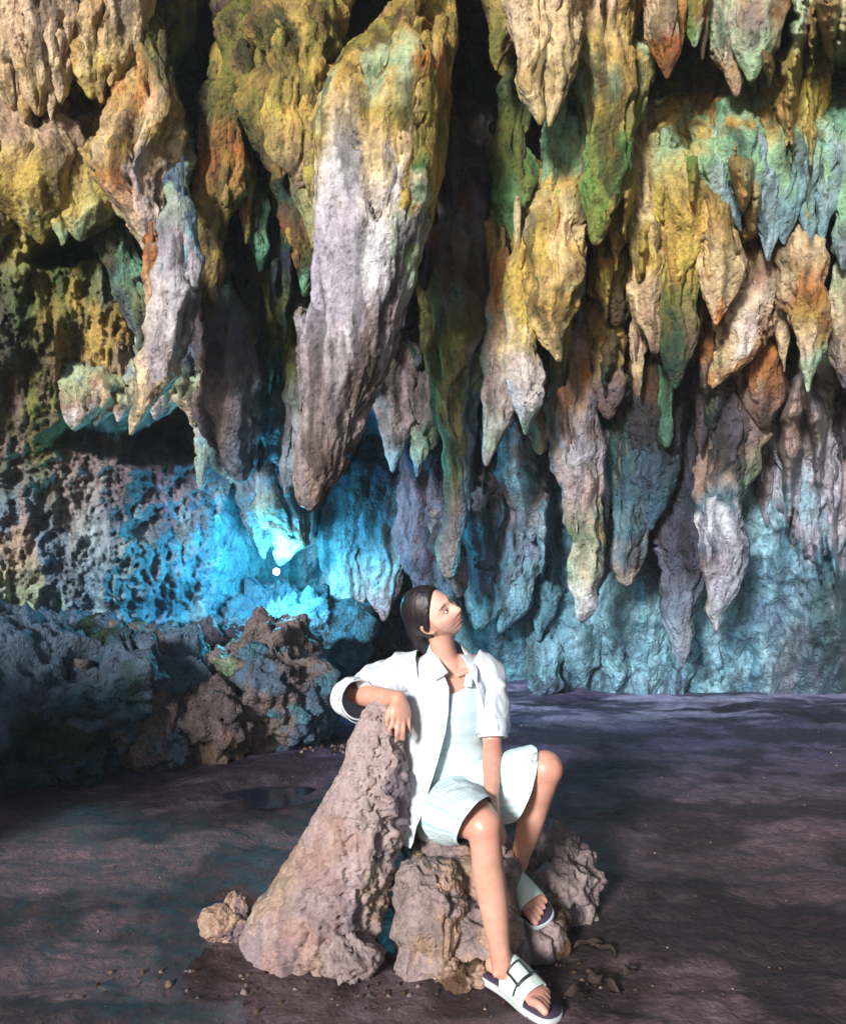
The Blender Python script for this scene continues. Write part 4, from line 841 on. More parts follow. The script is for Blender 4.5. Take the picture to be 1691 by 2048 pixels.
# --- head, in its own frame: x to her left, y out of the face, z up
hs_ = 0.90
Uh = unit([-0.634, -0.293, 0.709]); Fh0 = np.array([0.724, -0.543, 0.416]); Fh = unit(Fh0 - Uh * np.dot(Fh0, Uh)); Lh = np.cross(Fh, Uh)
HC = P(865, 1229, 2.39)
def head_pts(n=150):
    ph = np.linspace(0.015, np.pi - .015, n)[:, None]; th = np.linspace(0, 2 * np.pi, int(n * 1.5), endpoint=False)[None]
    d = np.stack([np.sin(ph) * np.cos(th), np.sin(ph) * np.sin(th), np.cos(ph) + 0 * th], -1).reshape(-1, 3)
    x, y, z = d[:, 0] * .073, d[:, 1] * .093, d[:, 2] * .110
    lo = np.clip(-z / .11, 0, 1)
    jaw = 1 - .37 * lo ** 1.5; x = x * jaw * (1 - .10 * np.clip(-z / .11 - .55, 0, 1))
    back = (y < 0) * np.clip((-z - .01) / .10, 0, 1); y = y * (1 - .45 * back)
    y = np.where(y > 0, y * (1 + .12 * lo * (1 - lo * .35)), y)
    fr = sstep(y, 0.02, .06)
    def gb(cx, cz, sx, sz): return np.exp(-((x - cx) / sx) ** 2 / 2 - ((z - cz) / sz) ** 2 / 2)
    y = y - fr * .006 * (np.abs(x) < .06) * gb(0, 0, .05, .08)
    y = y + fr * (.0100 * gb(0, -.029, .0120, .012) + .0085 * gb(0, -.012, .0075, .017) + .006 * gb(0, -.034, .016, .006))
    for sx in (-1, 1):
        y = y - fr * .0115 * gb(sx * .030, .002, .014, .010) + fr * .0045 * gb(sx * .028, .021, .018, .006) + fr * .006 * gb(sx * .036, -.028, .018, .016)
        y = y + fr * .0062 * gb(sx * .030, .001, .0105, .0062)
    y = y + fr * (.0085 * gb(0, -.054, .018, .0045) + .009 * gb(0, -.067, .015, .005) - .005 * gb(0, -.0605, .022, .0022) - .004 * gb(0, -.079, .02, .005) + .013 * gb(0, -.093, .017, .012))
    for sx in (-1, 1): y = y - fr * .003 * gb(sx * .027, -.059, .006, .006)
    return np.stack([x, y, z], 1), n, int(n * 1.5)
hp, hn, hm_ = head_pts()
def to_world(p): p = np.asarray(p, float) * hs_; return HC + p[..., 0:1] * Lh + p[..., 1:2] * Fh + p[..., 2:3] * Uh
body = Bag()
F_ = [tuple(f) for f in ring_faces(hn, hm_)]; F_.append(tuple(range(hm_))[::-1]); F_.append(tuple((hn - 1) * hm_ + j for j in range(hm_)))
body.add(to_world(hp), F_)
RM = np.stack([Lh, Fh, Uh])                                   # rows: local axes in the world
for sx in (-1, 1):                                            # ears
    body.tube(np.c_[to_world([[sx * .070, .006, .012], [sx * .079, -.010, .016], [sx * .080, -.016, -.002], [sx * .075, -.008, -.022], [sx * .070, .004, -.030]]), np.array([.005, .0065, .006, .0055, .006])], step=.003, na=12)
    body.ball(to_world([sx * .071, -.004, -.006]), (.005, .012, .018), RM)
# neck, torso
nb = P(897, 1338, 2.43)
body.tube([[*to_world([0, -.016, -.045]), .041, .046], [*P(883, 1285, 2.42), .039, .046], [*P(890, 1316, 2.43), .042, .050], [*nb, .056, .056], [*P(897, 1365, 2.44), .09, .07]], step=.01)
body.tube([[*P(908, 1612, 2.48), .118, .095], [*P(905, 1580, 2.47), .126, .098], [*P(900, 1520, 2.455), .112, .090], [*P(898, 1470, 2.45), .112, .085], [*P(895, 1410, 2.44), .128, .095], [*P(895, 1365, 2.44), .130, .085], [*P(897, 1345, 2.44), .10, .06]], step=.012, na=40)
body.tube([[*P(828, 1345, 2.44), .048], [*P(895, 1340, 2.44), .055], [*P(962, 1340, 2.43), .048]], step=.01)       # shoulders
# collar bones
for a, b_ in (((903, 1352, 2.375), (860, 1338, 2.39)), ((915, 1350, 2.375), (950, 1336, 2.385))): body.tube([[*P(*a), .009], [*P(*b_), .008]], step=.006, na=10)
# right arm (on the stalagmite): shoulder, elbow, wrist
RS, RE, RW = P(826, 1346, 2.44), P(714, 1388, 2.47), P(797, 1397, 2.285)
body.tube([[*RS, .047], [*(RS * .6 + RE * .4), .042], [*(RS * .15 + RE * .85), .036], [*RE, .035]], step=.01)
fm = RE * .72 + RW * .28
body.tube([[*RE, .034], [*fm, .037], [*(RE * .35 + RW * .65), .029], [*RW, .0225, .026]], step=.008, wide=[0, 0, 1])
# left arm down between the knees
LS, LE, LW = P(963, 1342, 2.43), P(984, 1487, 2.37), P(982, 1596, 2.19)
body.tube([[*LS, .046], [*(LS * .5 + LE * .5), .039], [*(LS * .1 + LE * .9), .031], [*LE, .030]], step=.01)
body.tube([[*LE, .030], [*(LE * .72 + LW * .28), .031], [*(LE * .3 + LW * .7), .025], [*LW, .021, .022]], step=.008)

def hand(B, wrist, palm_end, spread, tips, thumb, pw=.036, pt=.014):
    """palm plus four fingers and a thumb; spread runs from index to little finger, points in the world"""
    w_ = np.array(wrist); e = np.array(palm_end); sp = unit(spread)
    B.tube([[*w_, .024, .021], [*(w_ * .55 + e * .45), pw, pt * 1.25], [*(w_ * .1 + e * .9), pw * 1.03, pt], [*e, pw * .95, pt * .85]], wide=sp, step=.005, na=24)
    for k, tp in enumerate(tips):
        off = (k - 1.5) * .0185; root = e - unit(e - w_) * .012 + sp * off; r = (.0088, .0092, .0088, .0078)[k]
        P_ = [root] + [np.array(q) for q in tp]
        B.tube([[*q, r * (1 - .09 * j)] for j, q in enumerate(P_)], step=.004, na=12)
    B.tube([[*np.array(thumb[0]), .013], [*np.array(thumb[1]), .0105], [*np.array(thumb[2]), .0095], [*np.array(thumb[3]), .008]], step=.004, na=12)
# right hand droops over the edge of the stalagmite
e = P(803, 1437, 2.262)
def fp(u1, v1, d1, u2, v2, d2): return [P(u1, v1, d1), P(u2, v2, d2)]
hand(body, RW, e, P(814, 1437, 2.28) - P(788, 1434, 2.255),
     [[P(784, 1447, 2.235), P(779, 1459, 2.245), P(782, 1467, 2.262)], [P(795, 1456, 2.235), P(793, 1470, 2.245), P(796, 1478, 2.262)], [P(806, 1457, 2.24), P(806, 1470, 2.25), P(806, 1479, 2.265)], [P(817, 1450, 2.26), P(818, 1462, 2.27), P(815, 1471, 2.285)]],
     [P(792, 1405, 2.27), P(779, 1421, 2.262), P(775, 1437, 2.262), P(775, 1450, 2.27)])
# left hand, palm turned in, resting low on the inside of the near thigh
e2 = P(990, 1636, 2.19)
hand(body, LW, e2, np.array([.35, .85, .15]),
     [[P(993, 1654, 2.165), P(996, 1670, 2.165), P(997, 1681, 2.17)], [P(997, 1658, 2.185), P(1001, 1676, 2.185), P(1002, 1688, 2.19)], [P(1000, 1656, 2.205), P(1006, 1673, 2.205), P(1008, 1684, 2.21)], [P(1002, 1650, 2.225), P(1008, 1664, 2.23), P(1010, 1674, 2.235)]],
     [P(980, 1608, 2.17), P(976, 1624, 2.155), P(981, 1638, 2.145), P(987, 1648, 2.145)], pw=.032)
# legs
KR, AR = P(966, 1652, 2.07), P(1004, 1938, 2.085)
body.tube([[*P(885, 1618, 2.44), .080, .078], [*P(912, 1624, 2.28), .074], [*P(942, 1632, 2.14), .064], [*KR, .052]], step=.012, na=32)
body.tube([[*KR, .048, .050], [*(KR * .86 + AR * .14), .044, .048], [*(KR * .68 + AR * .32 + np.array([-.002, .012, 0])), .045, .051], [*(KR * .42 + AR * .58), .040, .044], [*(KR * .16 + AR * .84), .030, .031], [*AR, .028, .030]], step=.01, na=32)
KL, AL = P(1092, 1536, 2.25), P(1036, 1728, 2.40)
body.tube([[*P(938, 1612, 2.44), .092, .085], [*P(985, 1590, 2.38), .076], [*P(1050, 1556, 2.305), .060], [*KL, .053]], step=.012, na=32)
body.tube([[*KL, .050, .051], [*(KL * .85 + AL * .15), .045, .048], [*(KL * .66 + AL * .34 + np.array([.002, .018, 0])), .045, .051], [*(KL * .4 + AL * .6), .040, .043], [*(KL * .15 + AL * .85), .030, .031], [*AL, .029, .031]], step=.01, na=32)

def foot(B, ankle, heel, ball, side, n_):
    """heel and ball: points on the footbed; side: towards the big toe"""
    f = unit(ball - heel); sd_ = unit(np.array(side) - f * np.dot(side, f)); up_ = unit(np.cross(sd_, f)); 
    if up_[2] < 0: up_ = -up_
    L_ = np.linalg.norm(ball - heel); g_ = lambda a, s_, h: heel + f * a * L_ + sd_ * s_ + up_ * h
    B.tube([[*g_(.02, 0, .026), .026, .024], [*g_(.35, .0, .030), .027, .030], [*g_(.70, .002, .026), .036, .024], [*g_(1.0, .003, .017), .041, .0155], [*g_(1.12, .004, .014), .038, .012]], wide=sd_, step=.006, na=28)
    B.tube([[*ankle, .029], [*g_(.22, 0, .060), .029, .034], [*g_(.42, 0, .036), .027, .024]], wide=sd_, step=.006)
    for s_, h in ((.026, 0), (-.026, 0)): B.ball(np.array(ankle) + sd_ * s_ * .95 + up_ * -.004, (.011, .011, .011))
    toes = []
    for k in range(5):
        s0 = .031 - k * .0165; r = (.0125, .0093, .0088, .0083, .0078)[k]; ln = (.052, .050, .043, .035, .025)[k]
        a0 = g_(1.08 - .03 * k, s0, .012); a1 = g_(1.08 - .03 * k, s0 * 1.06, .0165) + f * ln * .55; a2 = g_(1.08 - .03 * k, s0 * 1.05, .0095) + f * ln
        B.tube([[*a0, r], [*a1, r * .95], [*a2, r * .88]], step=.004, na=12); toes.append((a2, f, up_, sd_, r))
    return g_, f, sd_, up_, toes
def gz(u_, v_, d_): return P(u_, v_, d_)
HR = gz(984, 1968, 2.15); HR[2] = .030; BR = gz(1068, 2012, 2.03); BR[2] = .026
fR = foot(body, AR, HR, BR, np.array([-.45, -.75, 0]), 0)
HL = P(1022, 1762, 2.44); BL = P(1066, 1812, 2.33)
fL = foot(body, AL, HL, BL, np.array([-.75, -.35, -.35]), 0)
bme, bV = body.remesh(.0038, 4, .5)
# skin colour: lips, brows, lash lines and nails belong to the skin
q = (bV - HC) / hs_; hx, hy, hz = q @ Lh, q @ Fh, q @ Uh
skin = lin((200, 150, 132)) ; skin2 = lin((176, 114, 94))
nn = fbm(bV, 3, .5, (9, 9, 9), 2.)[:, None]
C = skin * (1 - sstep(nn, -.3, .5) * .35) + skin2 * sstep(nn, -.3, .5) * .35
ishead = (np.abs(hx) < .09) & (np.abs(hz) < .12) & (hy > .03)
def gq(cx, cz, sx, sz): return ishead * np.exp(-(((hx - cx) / sx) ** 2 + ((hz - cz) / sz) ** 2) ** 2)
def paint(C, m, col, k=1.0): m = np.clip(m * k, 0, 1)[:, None]; return C * (1 - m) + lin(col) * m
C = paint(C, ishead * 1.0, (232, 186, 170), .75)  # face washed lighter: brightness painted into the skin on its shaded side
for kq in (KR, KL, RE, LE, AR, AL): C = paint(C, np.exp(-(np.linalg.norm(bV - kq - np.array([0, -.04, 0]), axis=1) / .045) ** 2), (190, 112, 96), .45)
n3_ = fbm(bV, 4, .6, (38, 38, 38), 12.)[:, None]; C = C * (1 + .10 * np.clip(n3_, -1, 1))
C = paint(C, gq(0, -.0605, .023, .0088), (206, 92, 104), .9); C = paint(C, gq(0, -.0606, .019, .0022), (244, 236, 232), .9); C = paint(C, gq(0, -.0606, .031, .0012), (110, 44, 46), .5)
for sx in (-1, 1):
    C = paint(C, gq(sx * .034, -.028, .02, .018), (222, 140, 124), .4)
    C = paint(C, gq(sx * .031, .0235, .018, .0042), (44, 30, 30), .9)
    C = paint(C, gq(sx * .030, .0030, .0135, .0056), (50, 32, 32), .9)
C = paint(C, gq(0, -.0405, .010, .0025), (110, 60, 54), .5)
M_SKIN, n_, b_ = new_mat('skin'); at = N(n_, 'ShaderNodeAttribute', attribute_name='Col'); n_.links.new(at.outputs['Color'], b_.inputs['Base Color'])
b_.inputs['Roughness'].default_value = .42; b_.inputs['Specular IOR Level'].default_value = .45
b_.inputs['Subsurface Weight'].default_value = .12; b_.inputs['Subsurface Radius'].default_value = (.9, .35, .2); b_.inputs['Subsurface Scale'].default_value = .008
tn = N(n_, 'ShaderNodeTexNoise'); tn.inputs['Scale'].default_value = 160; bn = N(n_, 'ShaderNodeBump'); bn.inputs['Strength'].default_value = .12; bn.inputs['Distance'].default_value = .003
n_.links.new(tn.outputs['Fac'], bn.inputs['Height']); n_.links.new(bn.outputs[0], b_.inputs['Normal'])
a = bme.color_attributes.new('Col', 'FLOAT_COLOR', 'POINT'); c4 = np.ones((len(bV), 4), np.float32); c4[:, :3] = C; a.data.foreach_set('color', c4.ravel())
bme.polygons.foreach_set('use_smooth', np.ones(len(bme.polygons), bool)); bme.materials.clear(); bme.materials.append(M_SKIN); bme.name = 'body'
bo = bpy.data.objects.new('body', bme); COL.objects.link(bo); adopt(woman, bo)

def bag_obj(name, B, mat, voxel=None, smooth=3, parent=woman):
    if voxel:
        me, V = B.remesh(voxel, smooth); me.materials.clear(); me.materials.append(mat)
    else:
        me = bpy.data.meshes.new(name); me.from_pydata(np.concatenate(B.V).tolist(), [], B.F); me.update(); me.materials.append(mat)
    me.polygons.foreach_set('use_smooth', np.ones(len(me.polygons), bool)); me.name = name
    o = bpy.data.objects.new(name, me); COL.objects.link(o); adopt(parent, o); return o
# eyes
M_EYE = plain('eye_white', (190, 180, 174), .35); M_IRIS = plain('iris', (26, 16, 14), .2)
for sx in (-1, 1):
    B = Bag(); B.ball(to_world([sx * .0300, .0745, .0010]), (.0095, .0060, .0036), RM, 16); bag_obj('eye', B, M_EYE)
    B = Bag(); B.ball(to_world([sx * .0300 - .001, .0785, .0020]), (.0040, .0030, .0032), RM, 12); bag_obj('iris', B, M_IRIS)
# hair: cap drawn back behind the ears, a mass falling behind the neck
M_HAIR = plain('hair', (30, 23, 27), .48, bump=.9, bscale=90, spec=.5, var=.4, aniso=(1, 1, .15))
n = 110; ph = np.linspace(.02, np.pi - .02, n)[:, None]; th = np.linspace(0, 2 * np.pi, 150, endpoint=False)[None]
d = np.stack([np.sin(ph) * np.cos(th), np.sin(ph) * np.sin(th), np.cos(ph) + 0 * th], -1).reshape(-1, 3)
p = d * np.array([.082, .103, .120]); p[:, 1] -= .004
zz = p[:, 2]; yy = p[:, 1]; line = .052 - .75 * np.clip(.075 - zz, -.2, .2) + 0 * yy      # hairline: forward at the crown, back at the ear
line = np.interp(zz, [-.12, -.04, .0, .04, .075, .10, .12], [-.03, -.016, .012, .040, .066, .080, .09])
inside = sstep(yy - line, -.004, .006)
strand = .0022 * ridged(np.stack([d[:, 0] * 3, d[:, 2] * 3, d[:, 1] * .6], 1), 3, .6, (6, 6, 2), 3.)
p = p * (1 - .16 * inside)[:, None] * (1 + (strand * (1 - inside) * 8))[:, None]
lo_ = np.clip(-p[:, 2] / .12, 0, 1); p[:, 0] *= 1 - .40 * lo_ ** 1.4; p[:, 1] = np.where(p[:, 1] < 0, p[:, 1] * (1 - .45 * np.clip((-p[:, 2] - .01) / .10, 0, 1)), p[:, 1]); p[:, 2] *= np.where(p[:, 2] < 0, .86, 1)
hb = Bag(); F_ = [tuple(f) for f in ring_faces(n, 150)]; F_.append(tuple(range(150))[::-1]); F_.append(tuple((n - 1) * 150 + j for j in range(150)))
hb.add(to_world(p), F_)
hb.tube([[*to_world([-.02, -.070, .02]), .05, .04], [*P(832, 1252, 2.46), .036, .036], [*P(836, 1276, 2.475), .028, .03], [*P(846, 1300, 2.48), .022, .026], [*P(853, 1325, 2.49), .02, .02]], step=.008, wide=[1, 0, .3])
ho = bag_obj('hair', hb, M_HAIR, .0042, 2)
M_METAL = plain('earring_metal', (150, 130, 90), .25)
B = Bag(); B.ball(to_world([-.078, .002, -.036]), (.005, .005, .006), RM, 12); bag_obj('earring', B, M_METAL)

# --- clothes
M_SHIRT = plain('white_shirt_cloth', (190, 197, 206), .8, bump=.25, bscale=220, spec=.2)
def crease(m, sc=11, dist=.012, st=.55):
    n = m.node_tree; b = n.nodes['Principled BSDF']; tc = N(n, 'ShaderNodeTexCoord'); t = N(n, 'ShaderNodeTexNoise'); t.noise_type = 'RIDGED_MULTIFRACTAL' if hasattr(t, 'noise_type') else ''
    mp = N(n, 'ShaderNodeMapping'); mp.inputs['Scale'].default_value = (1, 1, .55); mp.inputs['Rotation'].default_value = (.2, .5, .3); n.links.new(tc.outputs['Object'], mp.inputs['Vector'])
    n.links.new(mp.outputs[0], t.inputs['Vector']); t.inputs['Scale'].default_value = sc; t.inputs['Detail'].default_value = 2; t.inputs['Distortion'].default_value = .8
    old = b.inputs['Normal'].links[0].from_node if b.inputs['Normal'].links else None
    bp = N(n, 'ShaderNodeBump'); bp.inputs['Strength'].default_value = st; bp.inputs['Distance'].default_value = dist; n.links.new(t.outputs['Fac'], bp.inputs['Height'])
    if old: n.links.new(old.outputs[0], bp.inputs['Normal'])
    n.links.new(bp.outputs[0], b.inputs['Normal'])
crease(M_SHIRT)
M_TOP = plain('white_tank_top_cloth', (184, 203, 210), .8, bump=.3, bscale=240, spec=.2)
def shorts_mat():
    m, n, b = new_mat('striped_shorts_cloth'); L = n.links.new; at = N(n, 'ShaderNodeAttribute', attribute_name='Stripe')
    w_ = N(n, 'ShaderNodeTexWave'); w_.wave_type = 'BANDS'; w_.bands_direction = 'X'; w_.inputs['Scale'].default_value = 9; w_.inputs['Distortion'].default_value = .4
    L(at.outputs['Vector'], w_.inputs['Vector']); cr = N(n, 'ShaderNodeMapRange'); cr.inputs[1].default_value = .55; cr.inputs[2].default_value = .8; L(w_.outputs['Fac'], cr.inputs[0])
    mx = N(n, 'ShaderNodeMix', blend='MIX'); mx.inputs[6].default_value = (*lin((206, 224, 228)), 1); mx.inputs[7].default_value = (*lin((176, 206, 214)), 1)
    L(cr.outputs[0], mx.inputs[0]); L(mx.outputs[2], b.inputs['Base Color']); b.inputs['Roughness'].default_value = .85
    return m
M_SHORT = shorts_mat(); crease(M_SHORT, 9, .010, .5)

def cloth(name, V, nr, na, mat, parent=woman, close=True, thick=.0028, stripe=None, mask=None, folds=None):
    """a sheet of cloth: a grid of rings given a real thickness"""
    V = np.asarray(V, float).reshape(-1, 3)
    F_ = ring_faces(nr, na, close)
    if mask is not None: F_ = F_[mask[F_].all(1)]
    o = mesh_obj(name, V, F_, mat)
    if stripe is not None:
        a = o.data.attributes.new('Stripe', 'FLOAT_VECTOR', 'POINT'); a.data.foreach_set('vector', np.asarray(stripe, np.float32).ravel())
    m = o.modifiers.new('thickness', 'SOLIDIFY'); m.thickness = thick; m.offset = 0
    s_ = o.modifiers.new('sub', 'SUBSURF'); s_.levels = 1; s_.render_levels = 1
    adopt(parent, o); return o

def sleeve(pts, wide=None, na=56, step=.006, fold=.006, seed=0, ends=(0, 0), ff=(10, 10, 10)):
    V, nr, na = tube_arrays(pts, na=na, step=step, wide=wide, caps=False)
    p = V.reshape(-1, 3).astype(np.float32); c = np.repeat(V.mean(1), na, 0); nrm = p - c; nrm /= np.linalg.norm(nrm, axis=1)[:, None] + 1e-9
    f = ridged(p, 3, .5, ff, seed) - .4
    t = np.repeat(np.linspace(0, 1, nr), na)
    p = p + nrm * (fold * f)[:, None]
    return p, nr, na, t
# shirt body: rings round the torso, open at the front
sv = np.array([1306, 1312, 1322, 1336, 1360, 1400, 1440, 1480, 1520, 1560, 1600, 1640, 1670], float)
sxc = np.array([897, 897, 896, 896, 896, 896, 893, 890, 888, 886, 885, 884, 884], float)
sa = np.array([.070, .082, .112, .133, .138, .137, .136, .133, .132, .134, .136, .137, .138])
sb = np.array([.060, .070, .080, .090, .115, .128, .122, .116, .118, .125, .130, .132, .132])
eL = np.array([872, 874, 879, 886, 897, 897, 891, 882, 872, 860, 848, 836, 826], float)      # edge of her right front
eR = np.array([920, 926, 932, 938, 948, 958, 965, 967, 967, 965, 963, 960, 958], float)     # edge of her left front
nr = 200; na = 150; vv = np.linspace(1306, 1670, nr)
I = lambda a: np.interp(vv, sv, a)
dd = np.interp(vv, [1306, 1340, 1500, 1670], [2.435, 2.44, 2.45, 2.46]); s_ = dd / F
xc = (I(sxc) - CX) * s_; zc = H - (vv - HZ) * s_; A_ = I(sa); B_ = I(sb)
def edge_angle(ue):
    x = (ue - CX) * (dd - B_ * .9) / F - xc; return np.arccos(np.clip(x / A_, -.98, .98))
aL = edge_angle(I(eL)); aR = edge_angle(I(eR))
tt = np.linspace(0, 1, na)
# angle measured from +x towards the camera; the cloth runs from the right front, round the back, to the left front
ang = aL[:, None] * (1 - tt) + (aR + 2 * np.pi)[:, None] * tt
ang = aL[:, None] + (aR + 2 * np.pi - aL)[:, None] * tt
X = xc[:, None] + A_[:, None] * np.cos(ang); Y = dd[:, None] - B_[:, None] * np.sin(ang); Z = zc[:, None] + 0 * X
p = np.stack([X, Y, Z], -1).reshape(-1, 3).astype(np.float32)
# hem of her left front ends higher, over the lap
ta = np.tile(tt, nr); vr = np.repeat(vv, na)
lf = sstep(ta, .78, .86)
p[:, 2] = np.where(vr > 1596, p[:, 2] + lf * (vr - 1596) * 1.65e-3, p[:, 2])
nrm = np.stack([np.cos(ang), -np.sin(ang), 0 * ang], -1).reshape(-1, 3)
hang = sstep(vr, 1340, 1480)
f = .017 * hang * (ridged(p, 2, .5, (10, 10, 1.6), 3.) - .3) + .012 * (ridged(p, 3, .5, (8, 8, 5), 9.) - .3) * sstep(vr, 1325, 1370) - .004 * hang
f += .010 * np.exp(-((ta) / .02) ** 2) * hang + .010 * np.exp(-((1 - ta) / .02) ** 2) * hang
p = p + nrm * f[:, None]
shirt = cloth('shirt', p, nr, na, M_SHIRT, close=False); 
# placket: a raised strip along the front edge
pl_ = p.reshape(nr, na, 3)[18:, :7] + np.array([0, -.0045, 0]); cloth('placket', pl_, nr - 18, 7, M_SHIRT, parent=shirt, close=False, thick=.002) if False else None
pk = pl_.copy(); o = mesh_obj('placket', pk.reshape(-1, 3), ring_faces(nr - 18, 7, False), M_SHIRT); mm = o.modifiers.new('t', 'SOLIDIFY'); mm.thickness = .002; adopt(woman, o)
# collar: two folded flaps
def flap(pts_px, name='collar'):
    g_ = np.array([[P(*q) for q in row] for row in pts_px]); m_, k_ = g_.shape[:2]
    G = np.array([catmull(np.array(r), 24) for r in g_]); G = np.stack([catmull(G[:, j], 20) for j in range(24)], 1)
    o = mesh_obj(name, G.reshape(-1, 3), ring_faces(20, 24, False), M_SHIRT); mm = o.modifiers.new('t', 'SOLIDIFY'); mm.thickness = .004; adopt(woman, o); return o
flap([[(866, 1283, 2.47), (869, 1298, 2.42), (880, 1322, 2.375), (896, 1346, 2.335)], [(856, 1296, 2.48), (860, 1312, 2.41), (870, 1334, 2.355), (884, 1354, 2.325)], [(852, 1306, 2.48), (855, 1322, 2.405), (862, 1342, 2.345), (870, 1362, 2.325)]])
flap([[(922, 1288, 2.47), (926, 1300, 2.43), (935, 1324, 2.385), (949, 1358, 2.332)], [(930, 1294, 2.48), (935, 1306, 2.42), (944, 1330, 2.37), (951, 1360, 2.33)], [(938, 1300, 2.48), (944, 1314, 2.415), (954, 1338, 2.362), (954, 1363, 2.33)]])
flap([[(866, 1284, 2.47), (878, 1280, 2.50), (908, 1280, 2.50), (921, 1288, 2.47)], [(852, 1310, 2.48), (872, 1312, 2.53), (915, 1310, 2.53), (938, 1308, 2.48)]])
# sleeves
p, nr_, na_, t = sleeve([[*P(846, 1345, 2.44), .075, .070], [*P(815, 1352, 2.45), .068, .066], [*P(765, 1368, 2.465), .060, .062], [*P(722, 1388, 2.475), .056, .060], [*P(703, 1398, 2.45), .055, .058], [*P(706, 1400, 2.405), .056, .056], [*P(716, 1398, 2.37), .056, .054]], wide=[.2, 0, 1], fold=.016, seed=4., ff=(8, 8, 8), step=.005)
cloth('sleeve', p, nr_, na_, M_SHIRT)
p, nr_, na_, t = sleeve([[*P(708, 1400, 2.40), .0585, .0585], [*P(719, 1399, 2.362), .0600, .058]], wide=[.2, 0, 1], fold=.003, seed=14., step=.005)
cloth('cuff', p, nr_, na_, M_SHIRT, thick=.005)
p, nr_, na_, t = sleeve([[*P(945, 1342, 2.44), .072, .066], [*P(966, 1352, 2.43), .062, .062], [*P(975, 1385, 2.415), .053, .054], [*P(981, 1425, 2.395), .048, .048], [*P(984, 1468, 2.372), .041, .044]], fold=.014, seed=7., ff=(9, 9, 7), step=.005)
cloth('sleeve', p, nr_, na_, M_SHIRT)
p, nr_, na_, t = sleeve([[*P(983, 1440, 2.385), .0475, .050], [*P(985, 1476, 2.366), .0435, .047]], fold=.004, seed=17., step=.005)
cloth('cuff', p, nr_, na_, M_SHIRT, thick=.005)
# tank top
nr = 110; na = 120; vv = np.linspace(1352, 1600, nr); tv = [1352, 1380, 1410, 1440, 1480, 1520, 1560, 1600]
A_ = np.interp(vv, tv, [.106, .120, .130, .124, .114, .118, .132, .138]); B_ = np.interp(vv, tv, [.080, .105, .122, .112, .097, .103, .116, .122])
xc = (np.interp(vv, [1352, 1600], [897, 902]) - CX) * 2.45 / F; dd = np.interp(vv, [1352, 1600], [2.44, 2.46]); zc = H - (vv - HZ) * dd / F
th = np.linspace(0, 2 * np.pi, na, endpoint=False)
X = xc[:, None] + A_[:, None] * np.cos(th); Y = dd[:, None] - B_[:, None] * np.sin(th); Z = zc[:, None] + 0 * X
p = np.stack([X, Y, Z], -1).reshape(-1, 3).astype(np.float32); nrm = np.tile(np.stack([np.cos(th), -np.sin(th), 0 * th], -1), (nr, 1)); vr = np.repeat(vv, na)
fl = (.007 * ridged(p, 3, .5, (4, 4, 11), 6.) - .003) * sstep(vr, 1390, 1500) + .004 * ridged(p, 2, .5, (9, 9, 2), 16.) * sstep(vr, 1470, 1560); p = p + nrm * fl[:, None]
dip = np.exp(-((np.tile(th, nr) - np.pi / 2) / .55) ** 2); mask = vr > 1352 + 22 * dip
cloth('tank_top', p, nr, na, M_TOP, mask=mask)
for a, b_ in ((865, 861), (935, 938)):
    B = Bag(); B.tube([[*P(a, 1372, 2.335), .014, .003], [*P(b_, 1350, 2.375), .012, .003], [*P(b_, 1332, 2.43), .011, .003]], wide=[1, 0, 0], step=.006, na=12); bag_obj('strap', B, M_TOP)
# shorts: two legs and a seat
def shorts_leg(pts, seed, wide=None, plane=None, dirn=(0, 0, 0)):
    V, nr, na = tube_arrays(pts, na=90, step=.005, wide=wide, caps=False)
    p = V.reshape(-1, 3).astype(np.float32); c = np.repeat(V.mean(1), na, 0); nrm = p - c; nrm /= np.linalg.norm(nrm, axis=1)[:, None] + 1e-9
    t = np.repeat(np.linspace(0, 1, nr), na); a = np.tile(np.linspace(0, 1, na, endpoint=False), nr)
    p = p + nrm * (.009 * (ridged(p, 3, .5, (7, 7, 7), seed) - .4) * (1 - .4 * t))[:, None]
    K_, n_ = plane; n_ = unit(n_); dv = unit(dirn)                 # the hem is cut along a plane
    go = ((c - p) @ n_) / np.dot(dv, n_); p = p + (t ** 2 * go)[:, None] * dv
    return p, nr, na, np.stack([np.cos(a * 6.283) * .35 * 1, np.sin(a * 6.283) * 0, t * 0], 1)
p, nr_, na_, sp_ = shorts_leg([[*P(898, 1596, 2.47), .115, .105], [*P(896, 1612, 2.41), .100, .108], [*P(912, 1622, 2.30), .088, .096], [*P(934, 1634, 2.19), .078, .082], [*P(950, 1644, 2.13), .072, .074]], 3., wide=[1, .3, 0], plane=(0, (.72, -.45, -.55)), dirn=KR - P(890, 1618, 2.44))
cloth('shorts_leg', p, nr_, na_, M_SHORT, stripe=sp_)
p, nr_, na_, sp_ = shorts_leg([[*P(925, 1594, 2.46), .115, .108], [*P(950, 1594, 2.41), .108, .108], [*P(990, 1580, 2.35), .102, .104], [*P(1022, 1571, 2.31), .096, .106], [*P(1042, 1567, 2.285), .092, .112]], 8., wide=[.5, 1, 0], plane=(0, (.94, .15, -.31)), dirn=(1, -.3, .12))
cloth('shorts_leg', p, nr_, na_, M_SHORT, stripe=sp_)
B = Bag(); B.tube([[*P(912, 1650, 2.50), .135, .10], [*P(912, 1610, 2.48), .145, .115], [*P(908, 1565, 2.465), .132, .106], [*P(904, 1540, 2.46), .122, .098]], step=.01, na=60)
bag_obj('shorts_seat', B, M_SHORT)
B = Bag(); B.tube([[*P(904, 1552, 2.46), .135, .110], [*P(903, 1540, 2.455), .130, .106]], step=.004, na=60); bag_obj('waistband', B, M_SHORT)
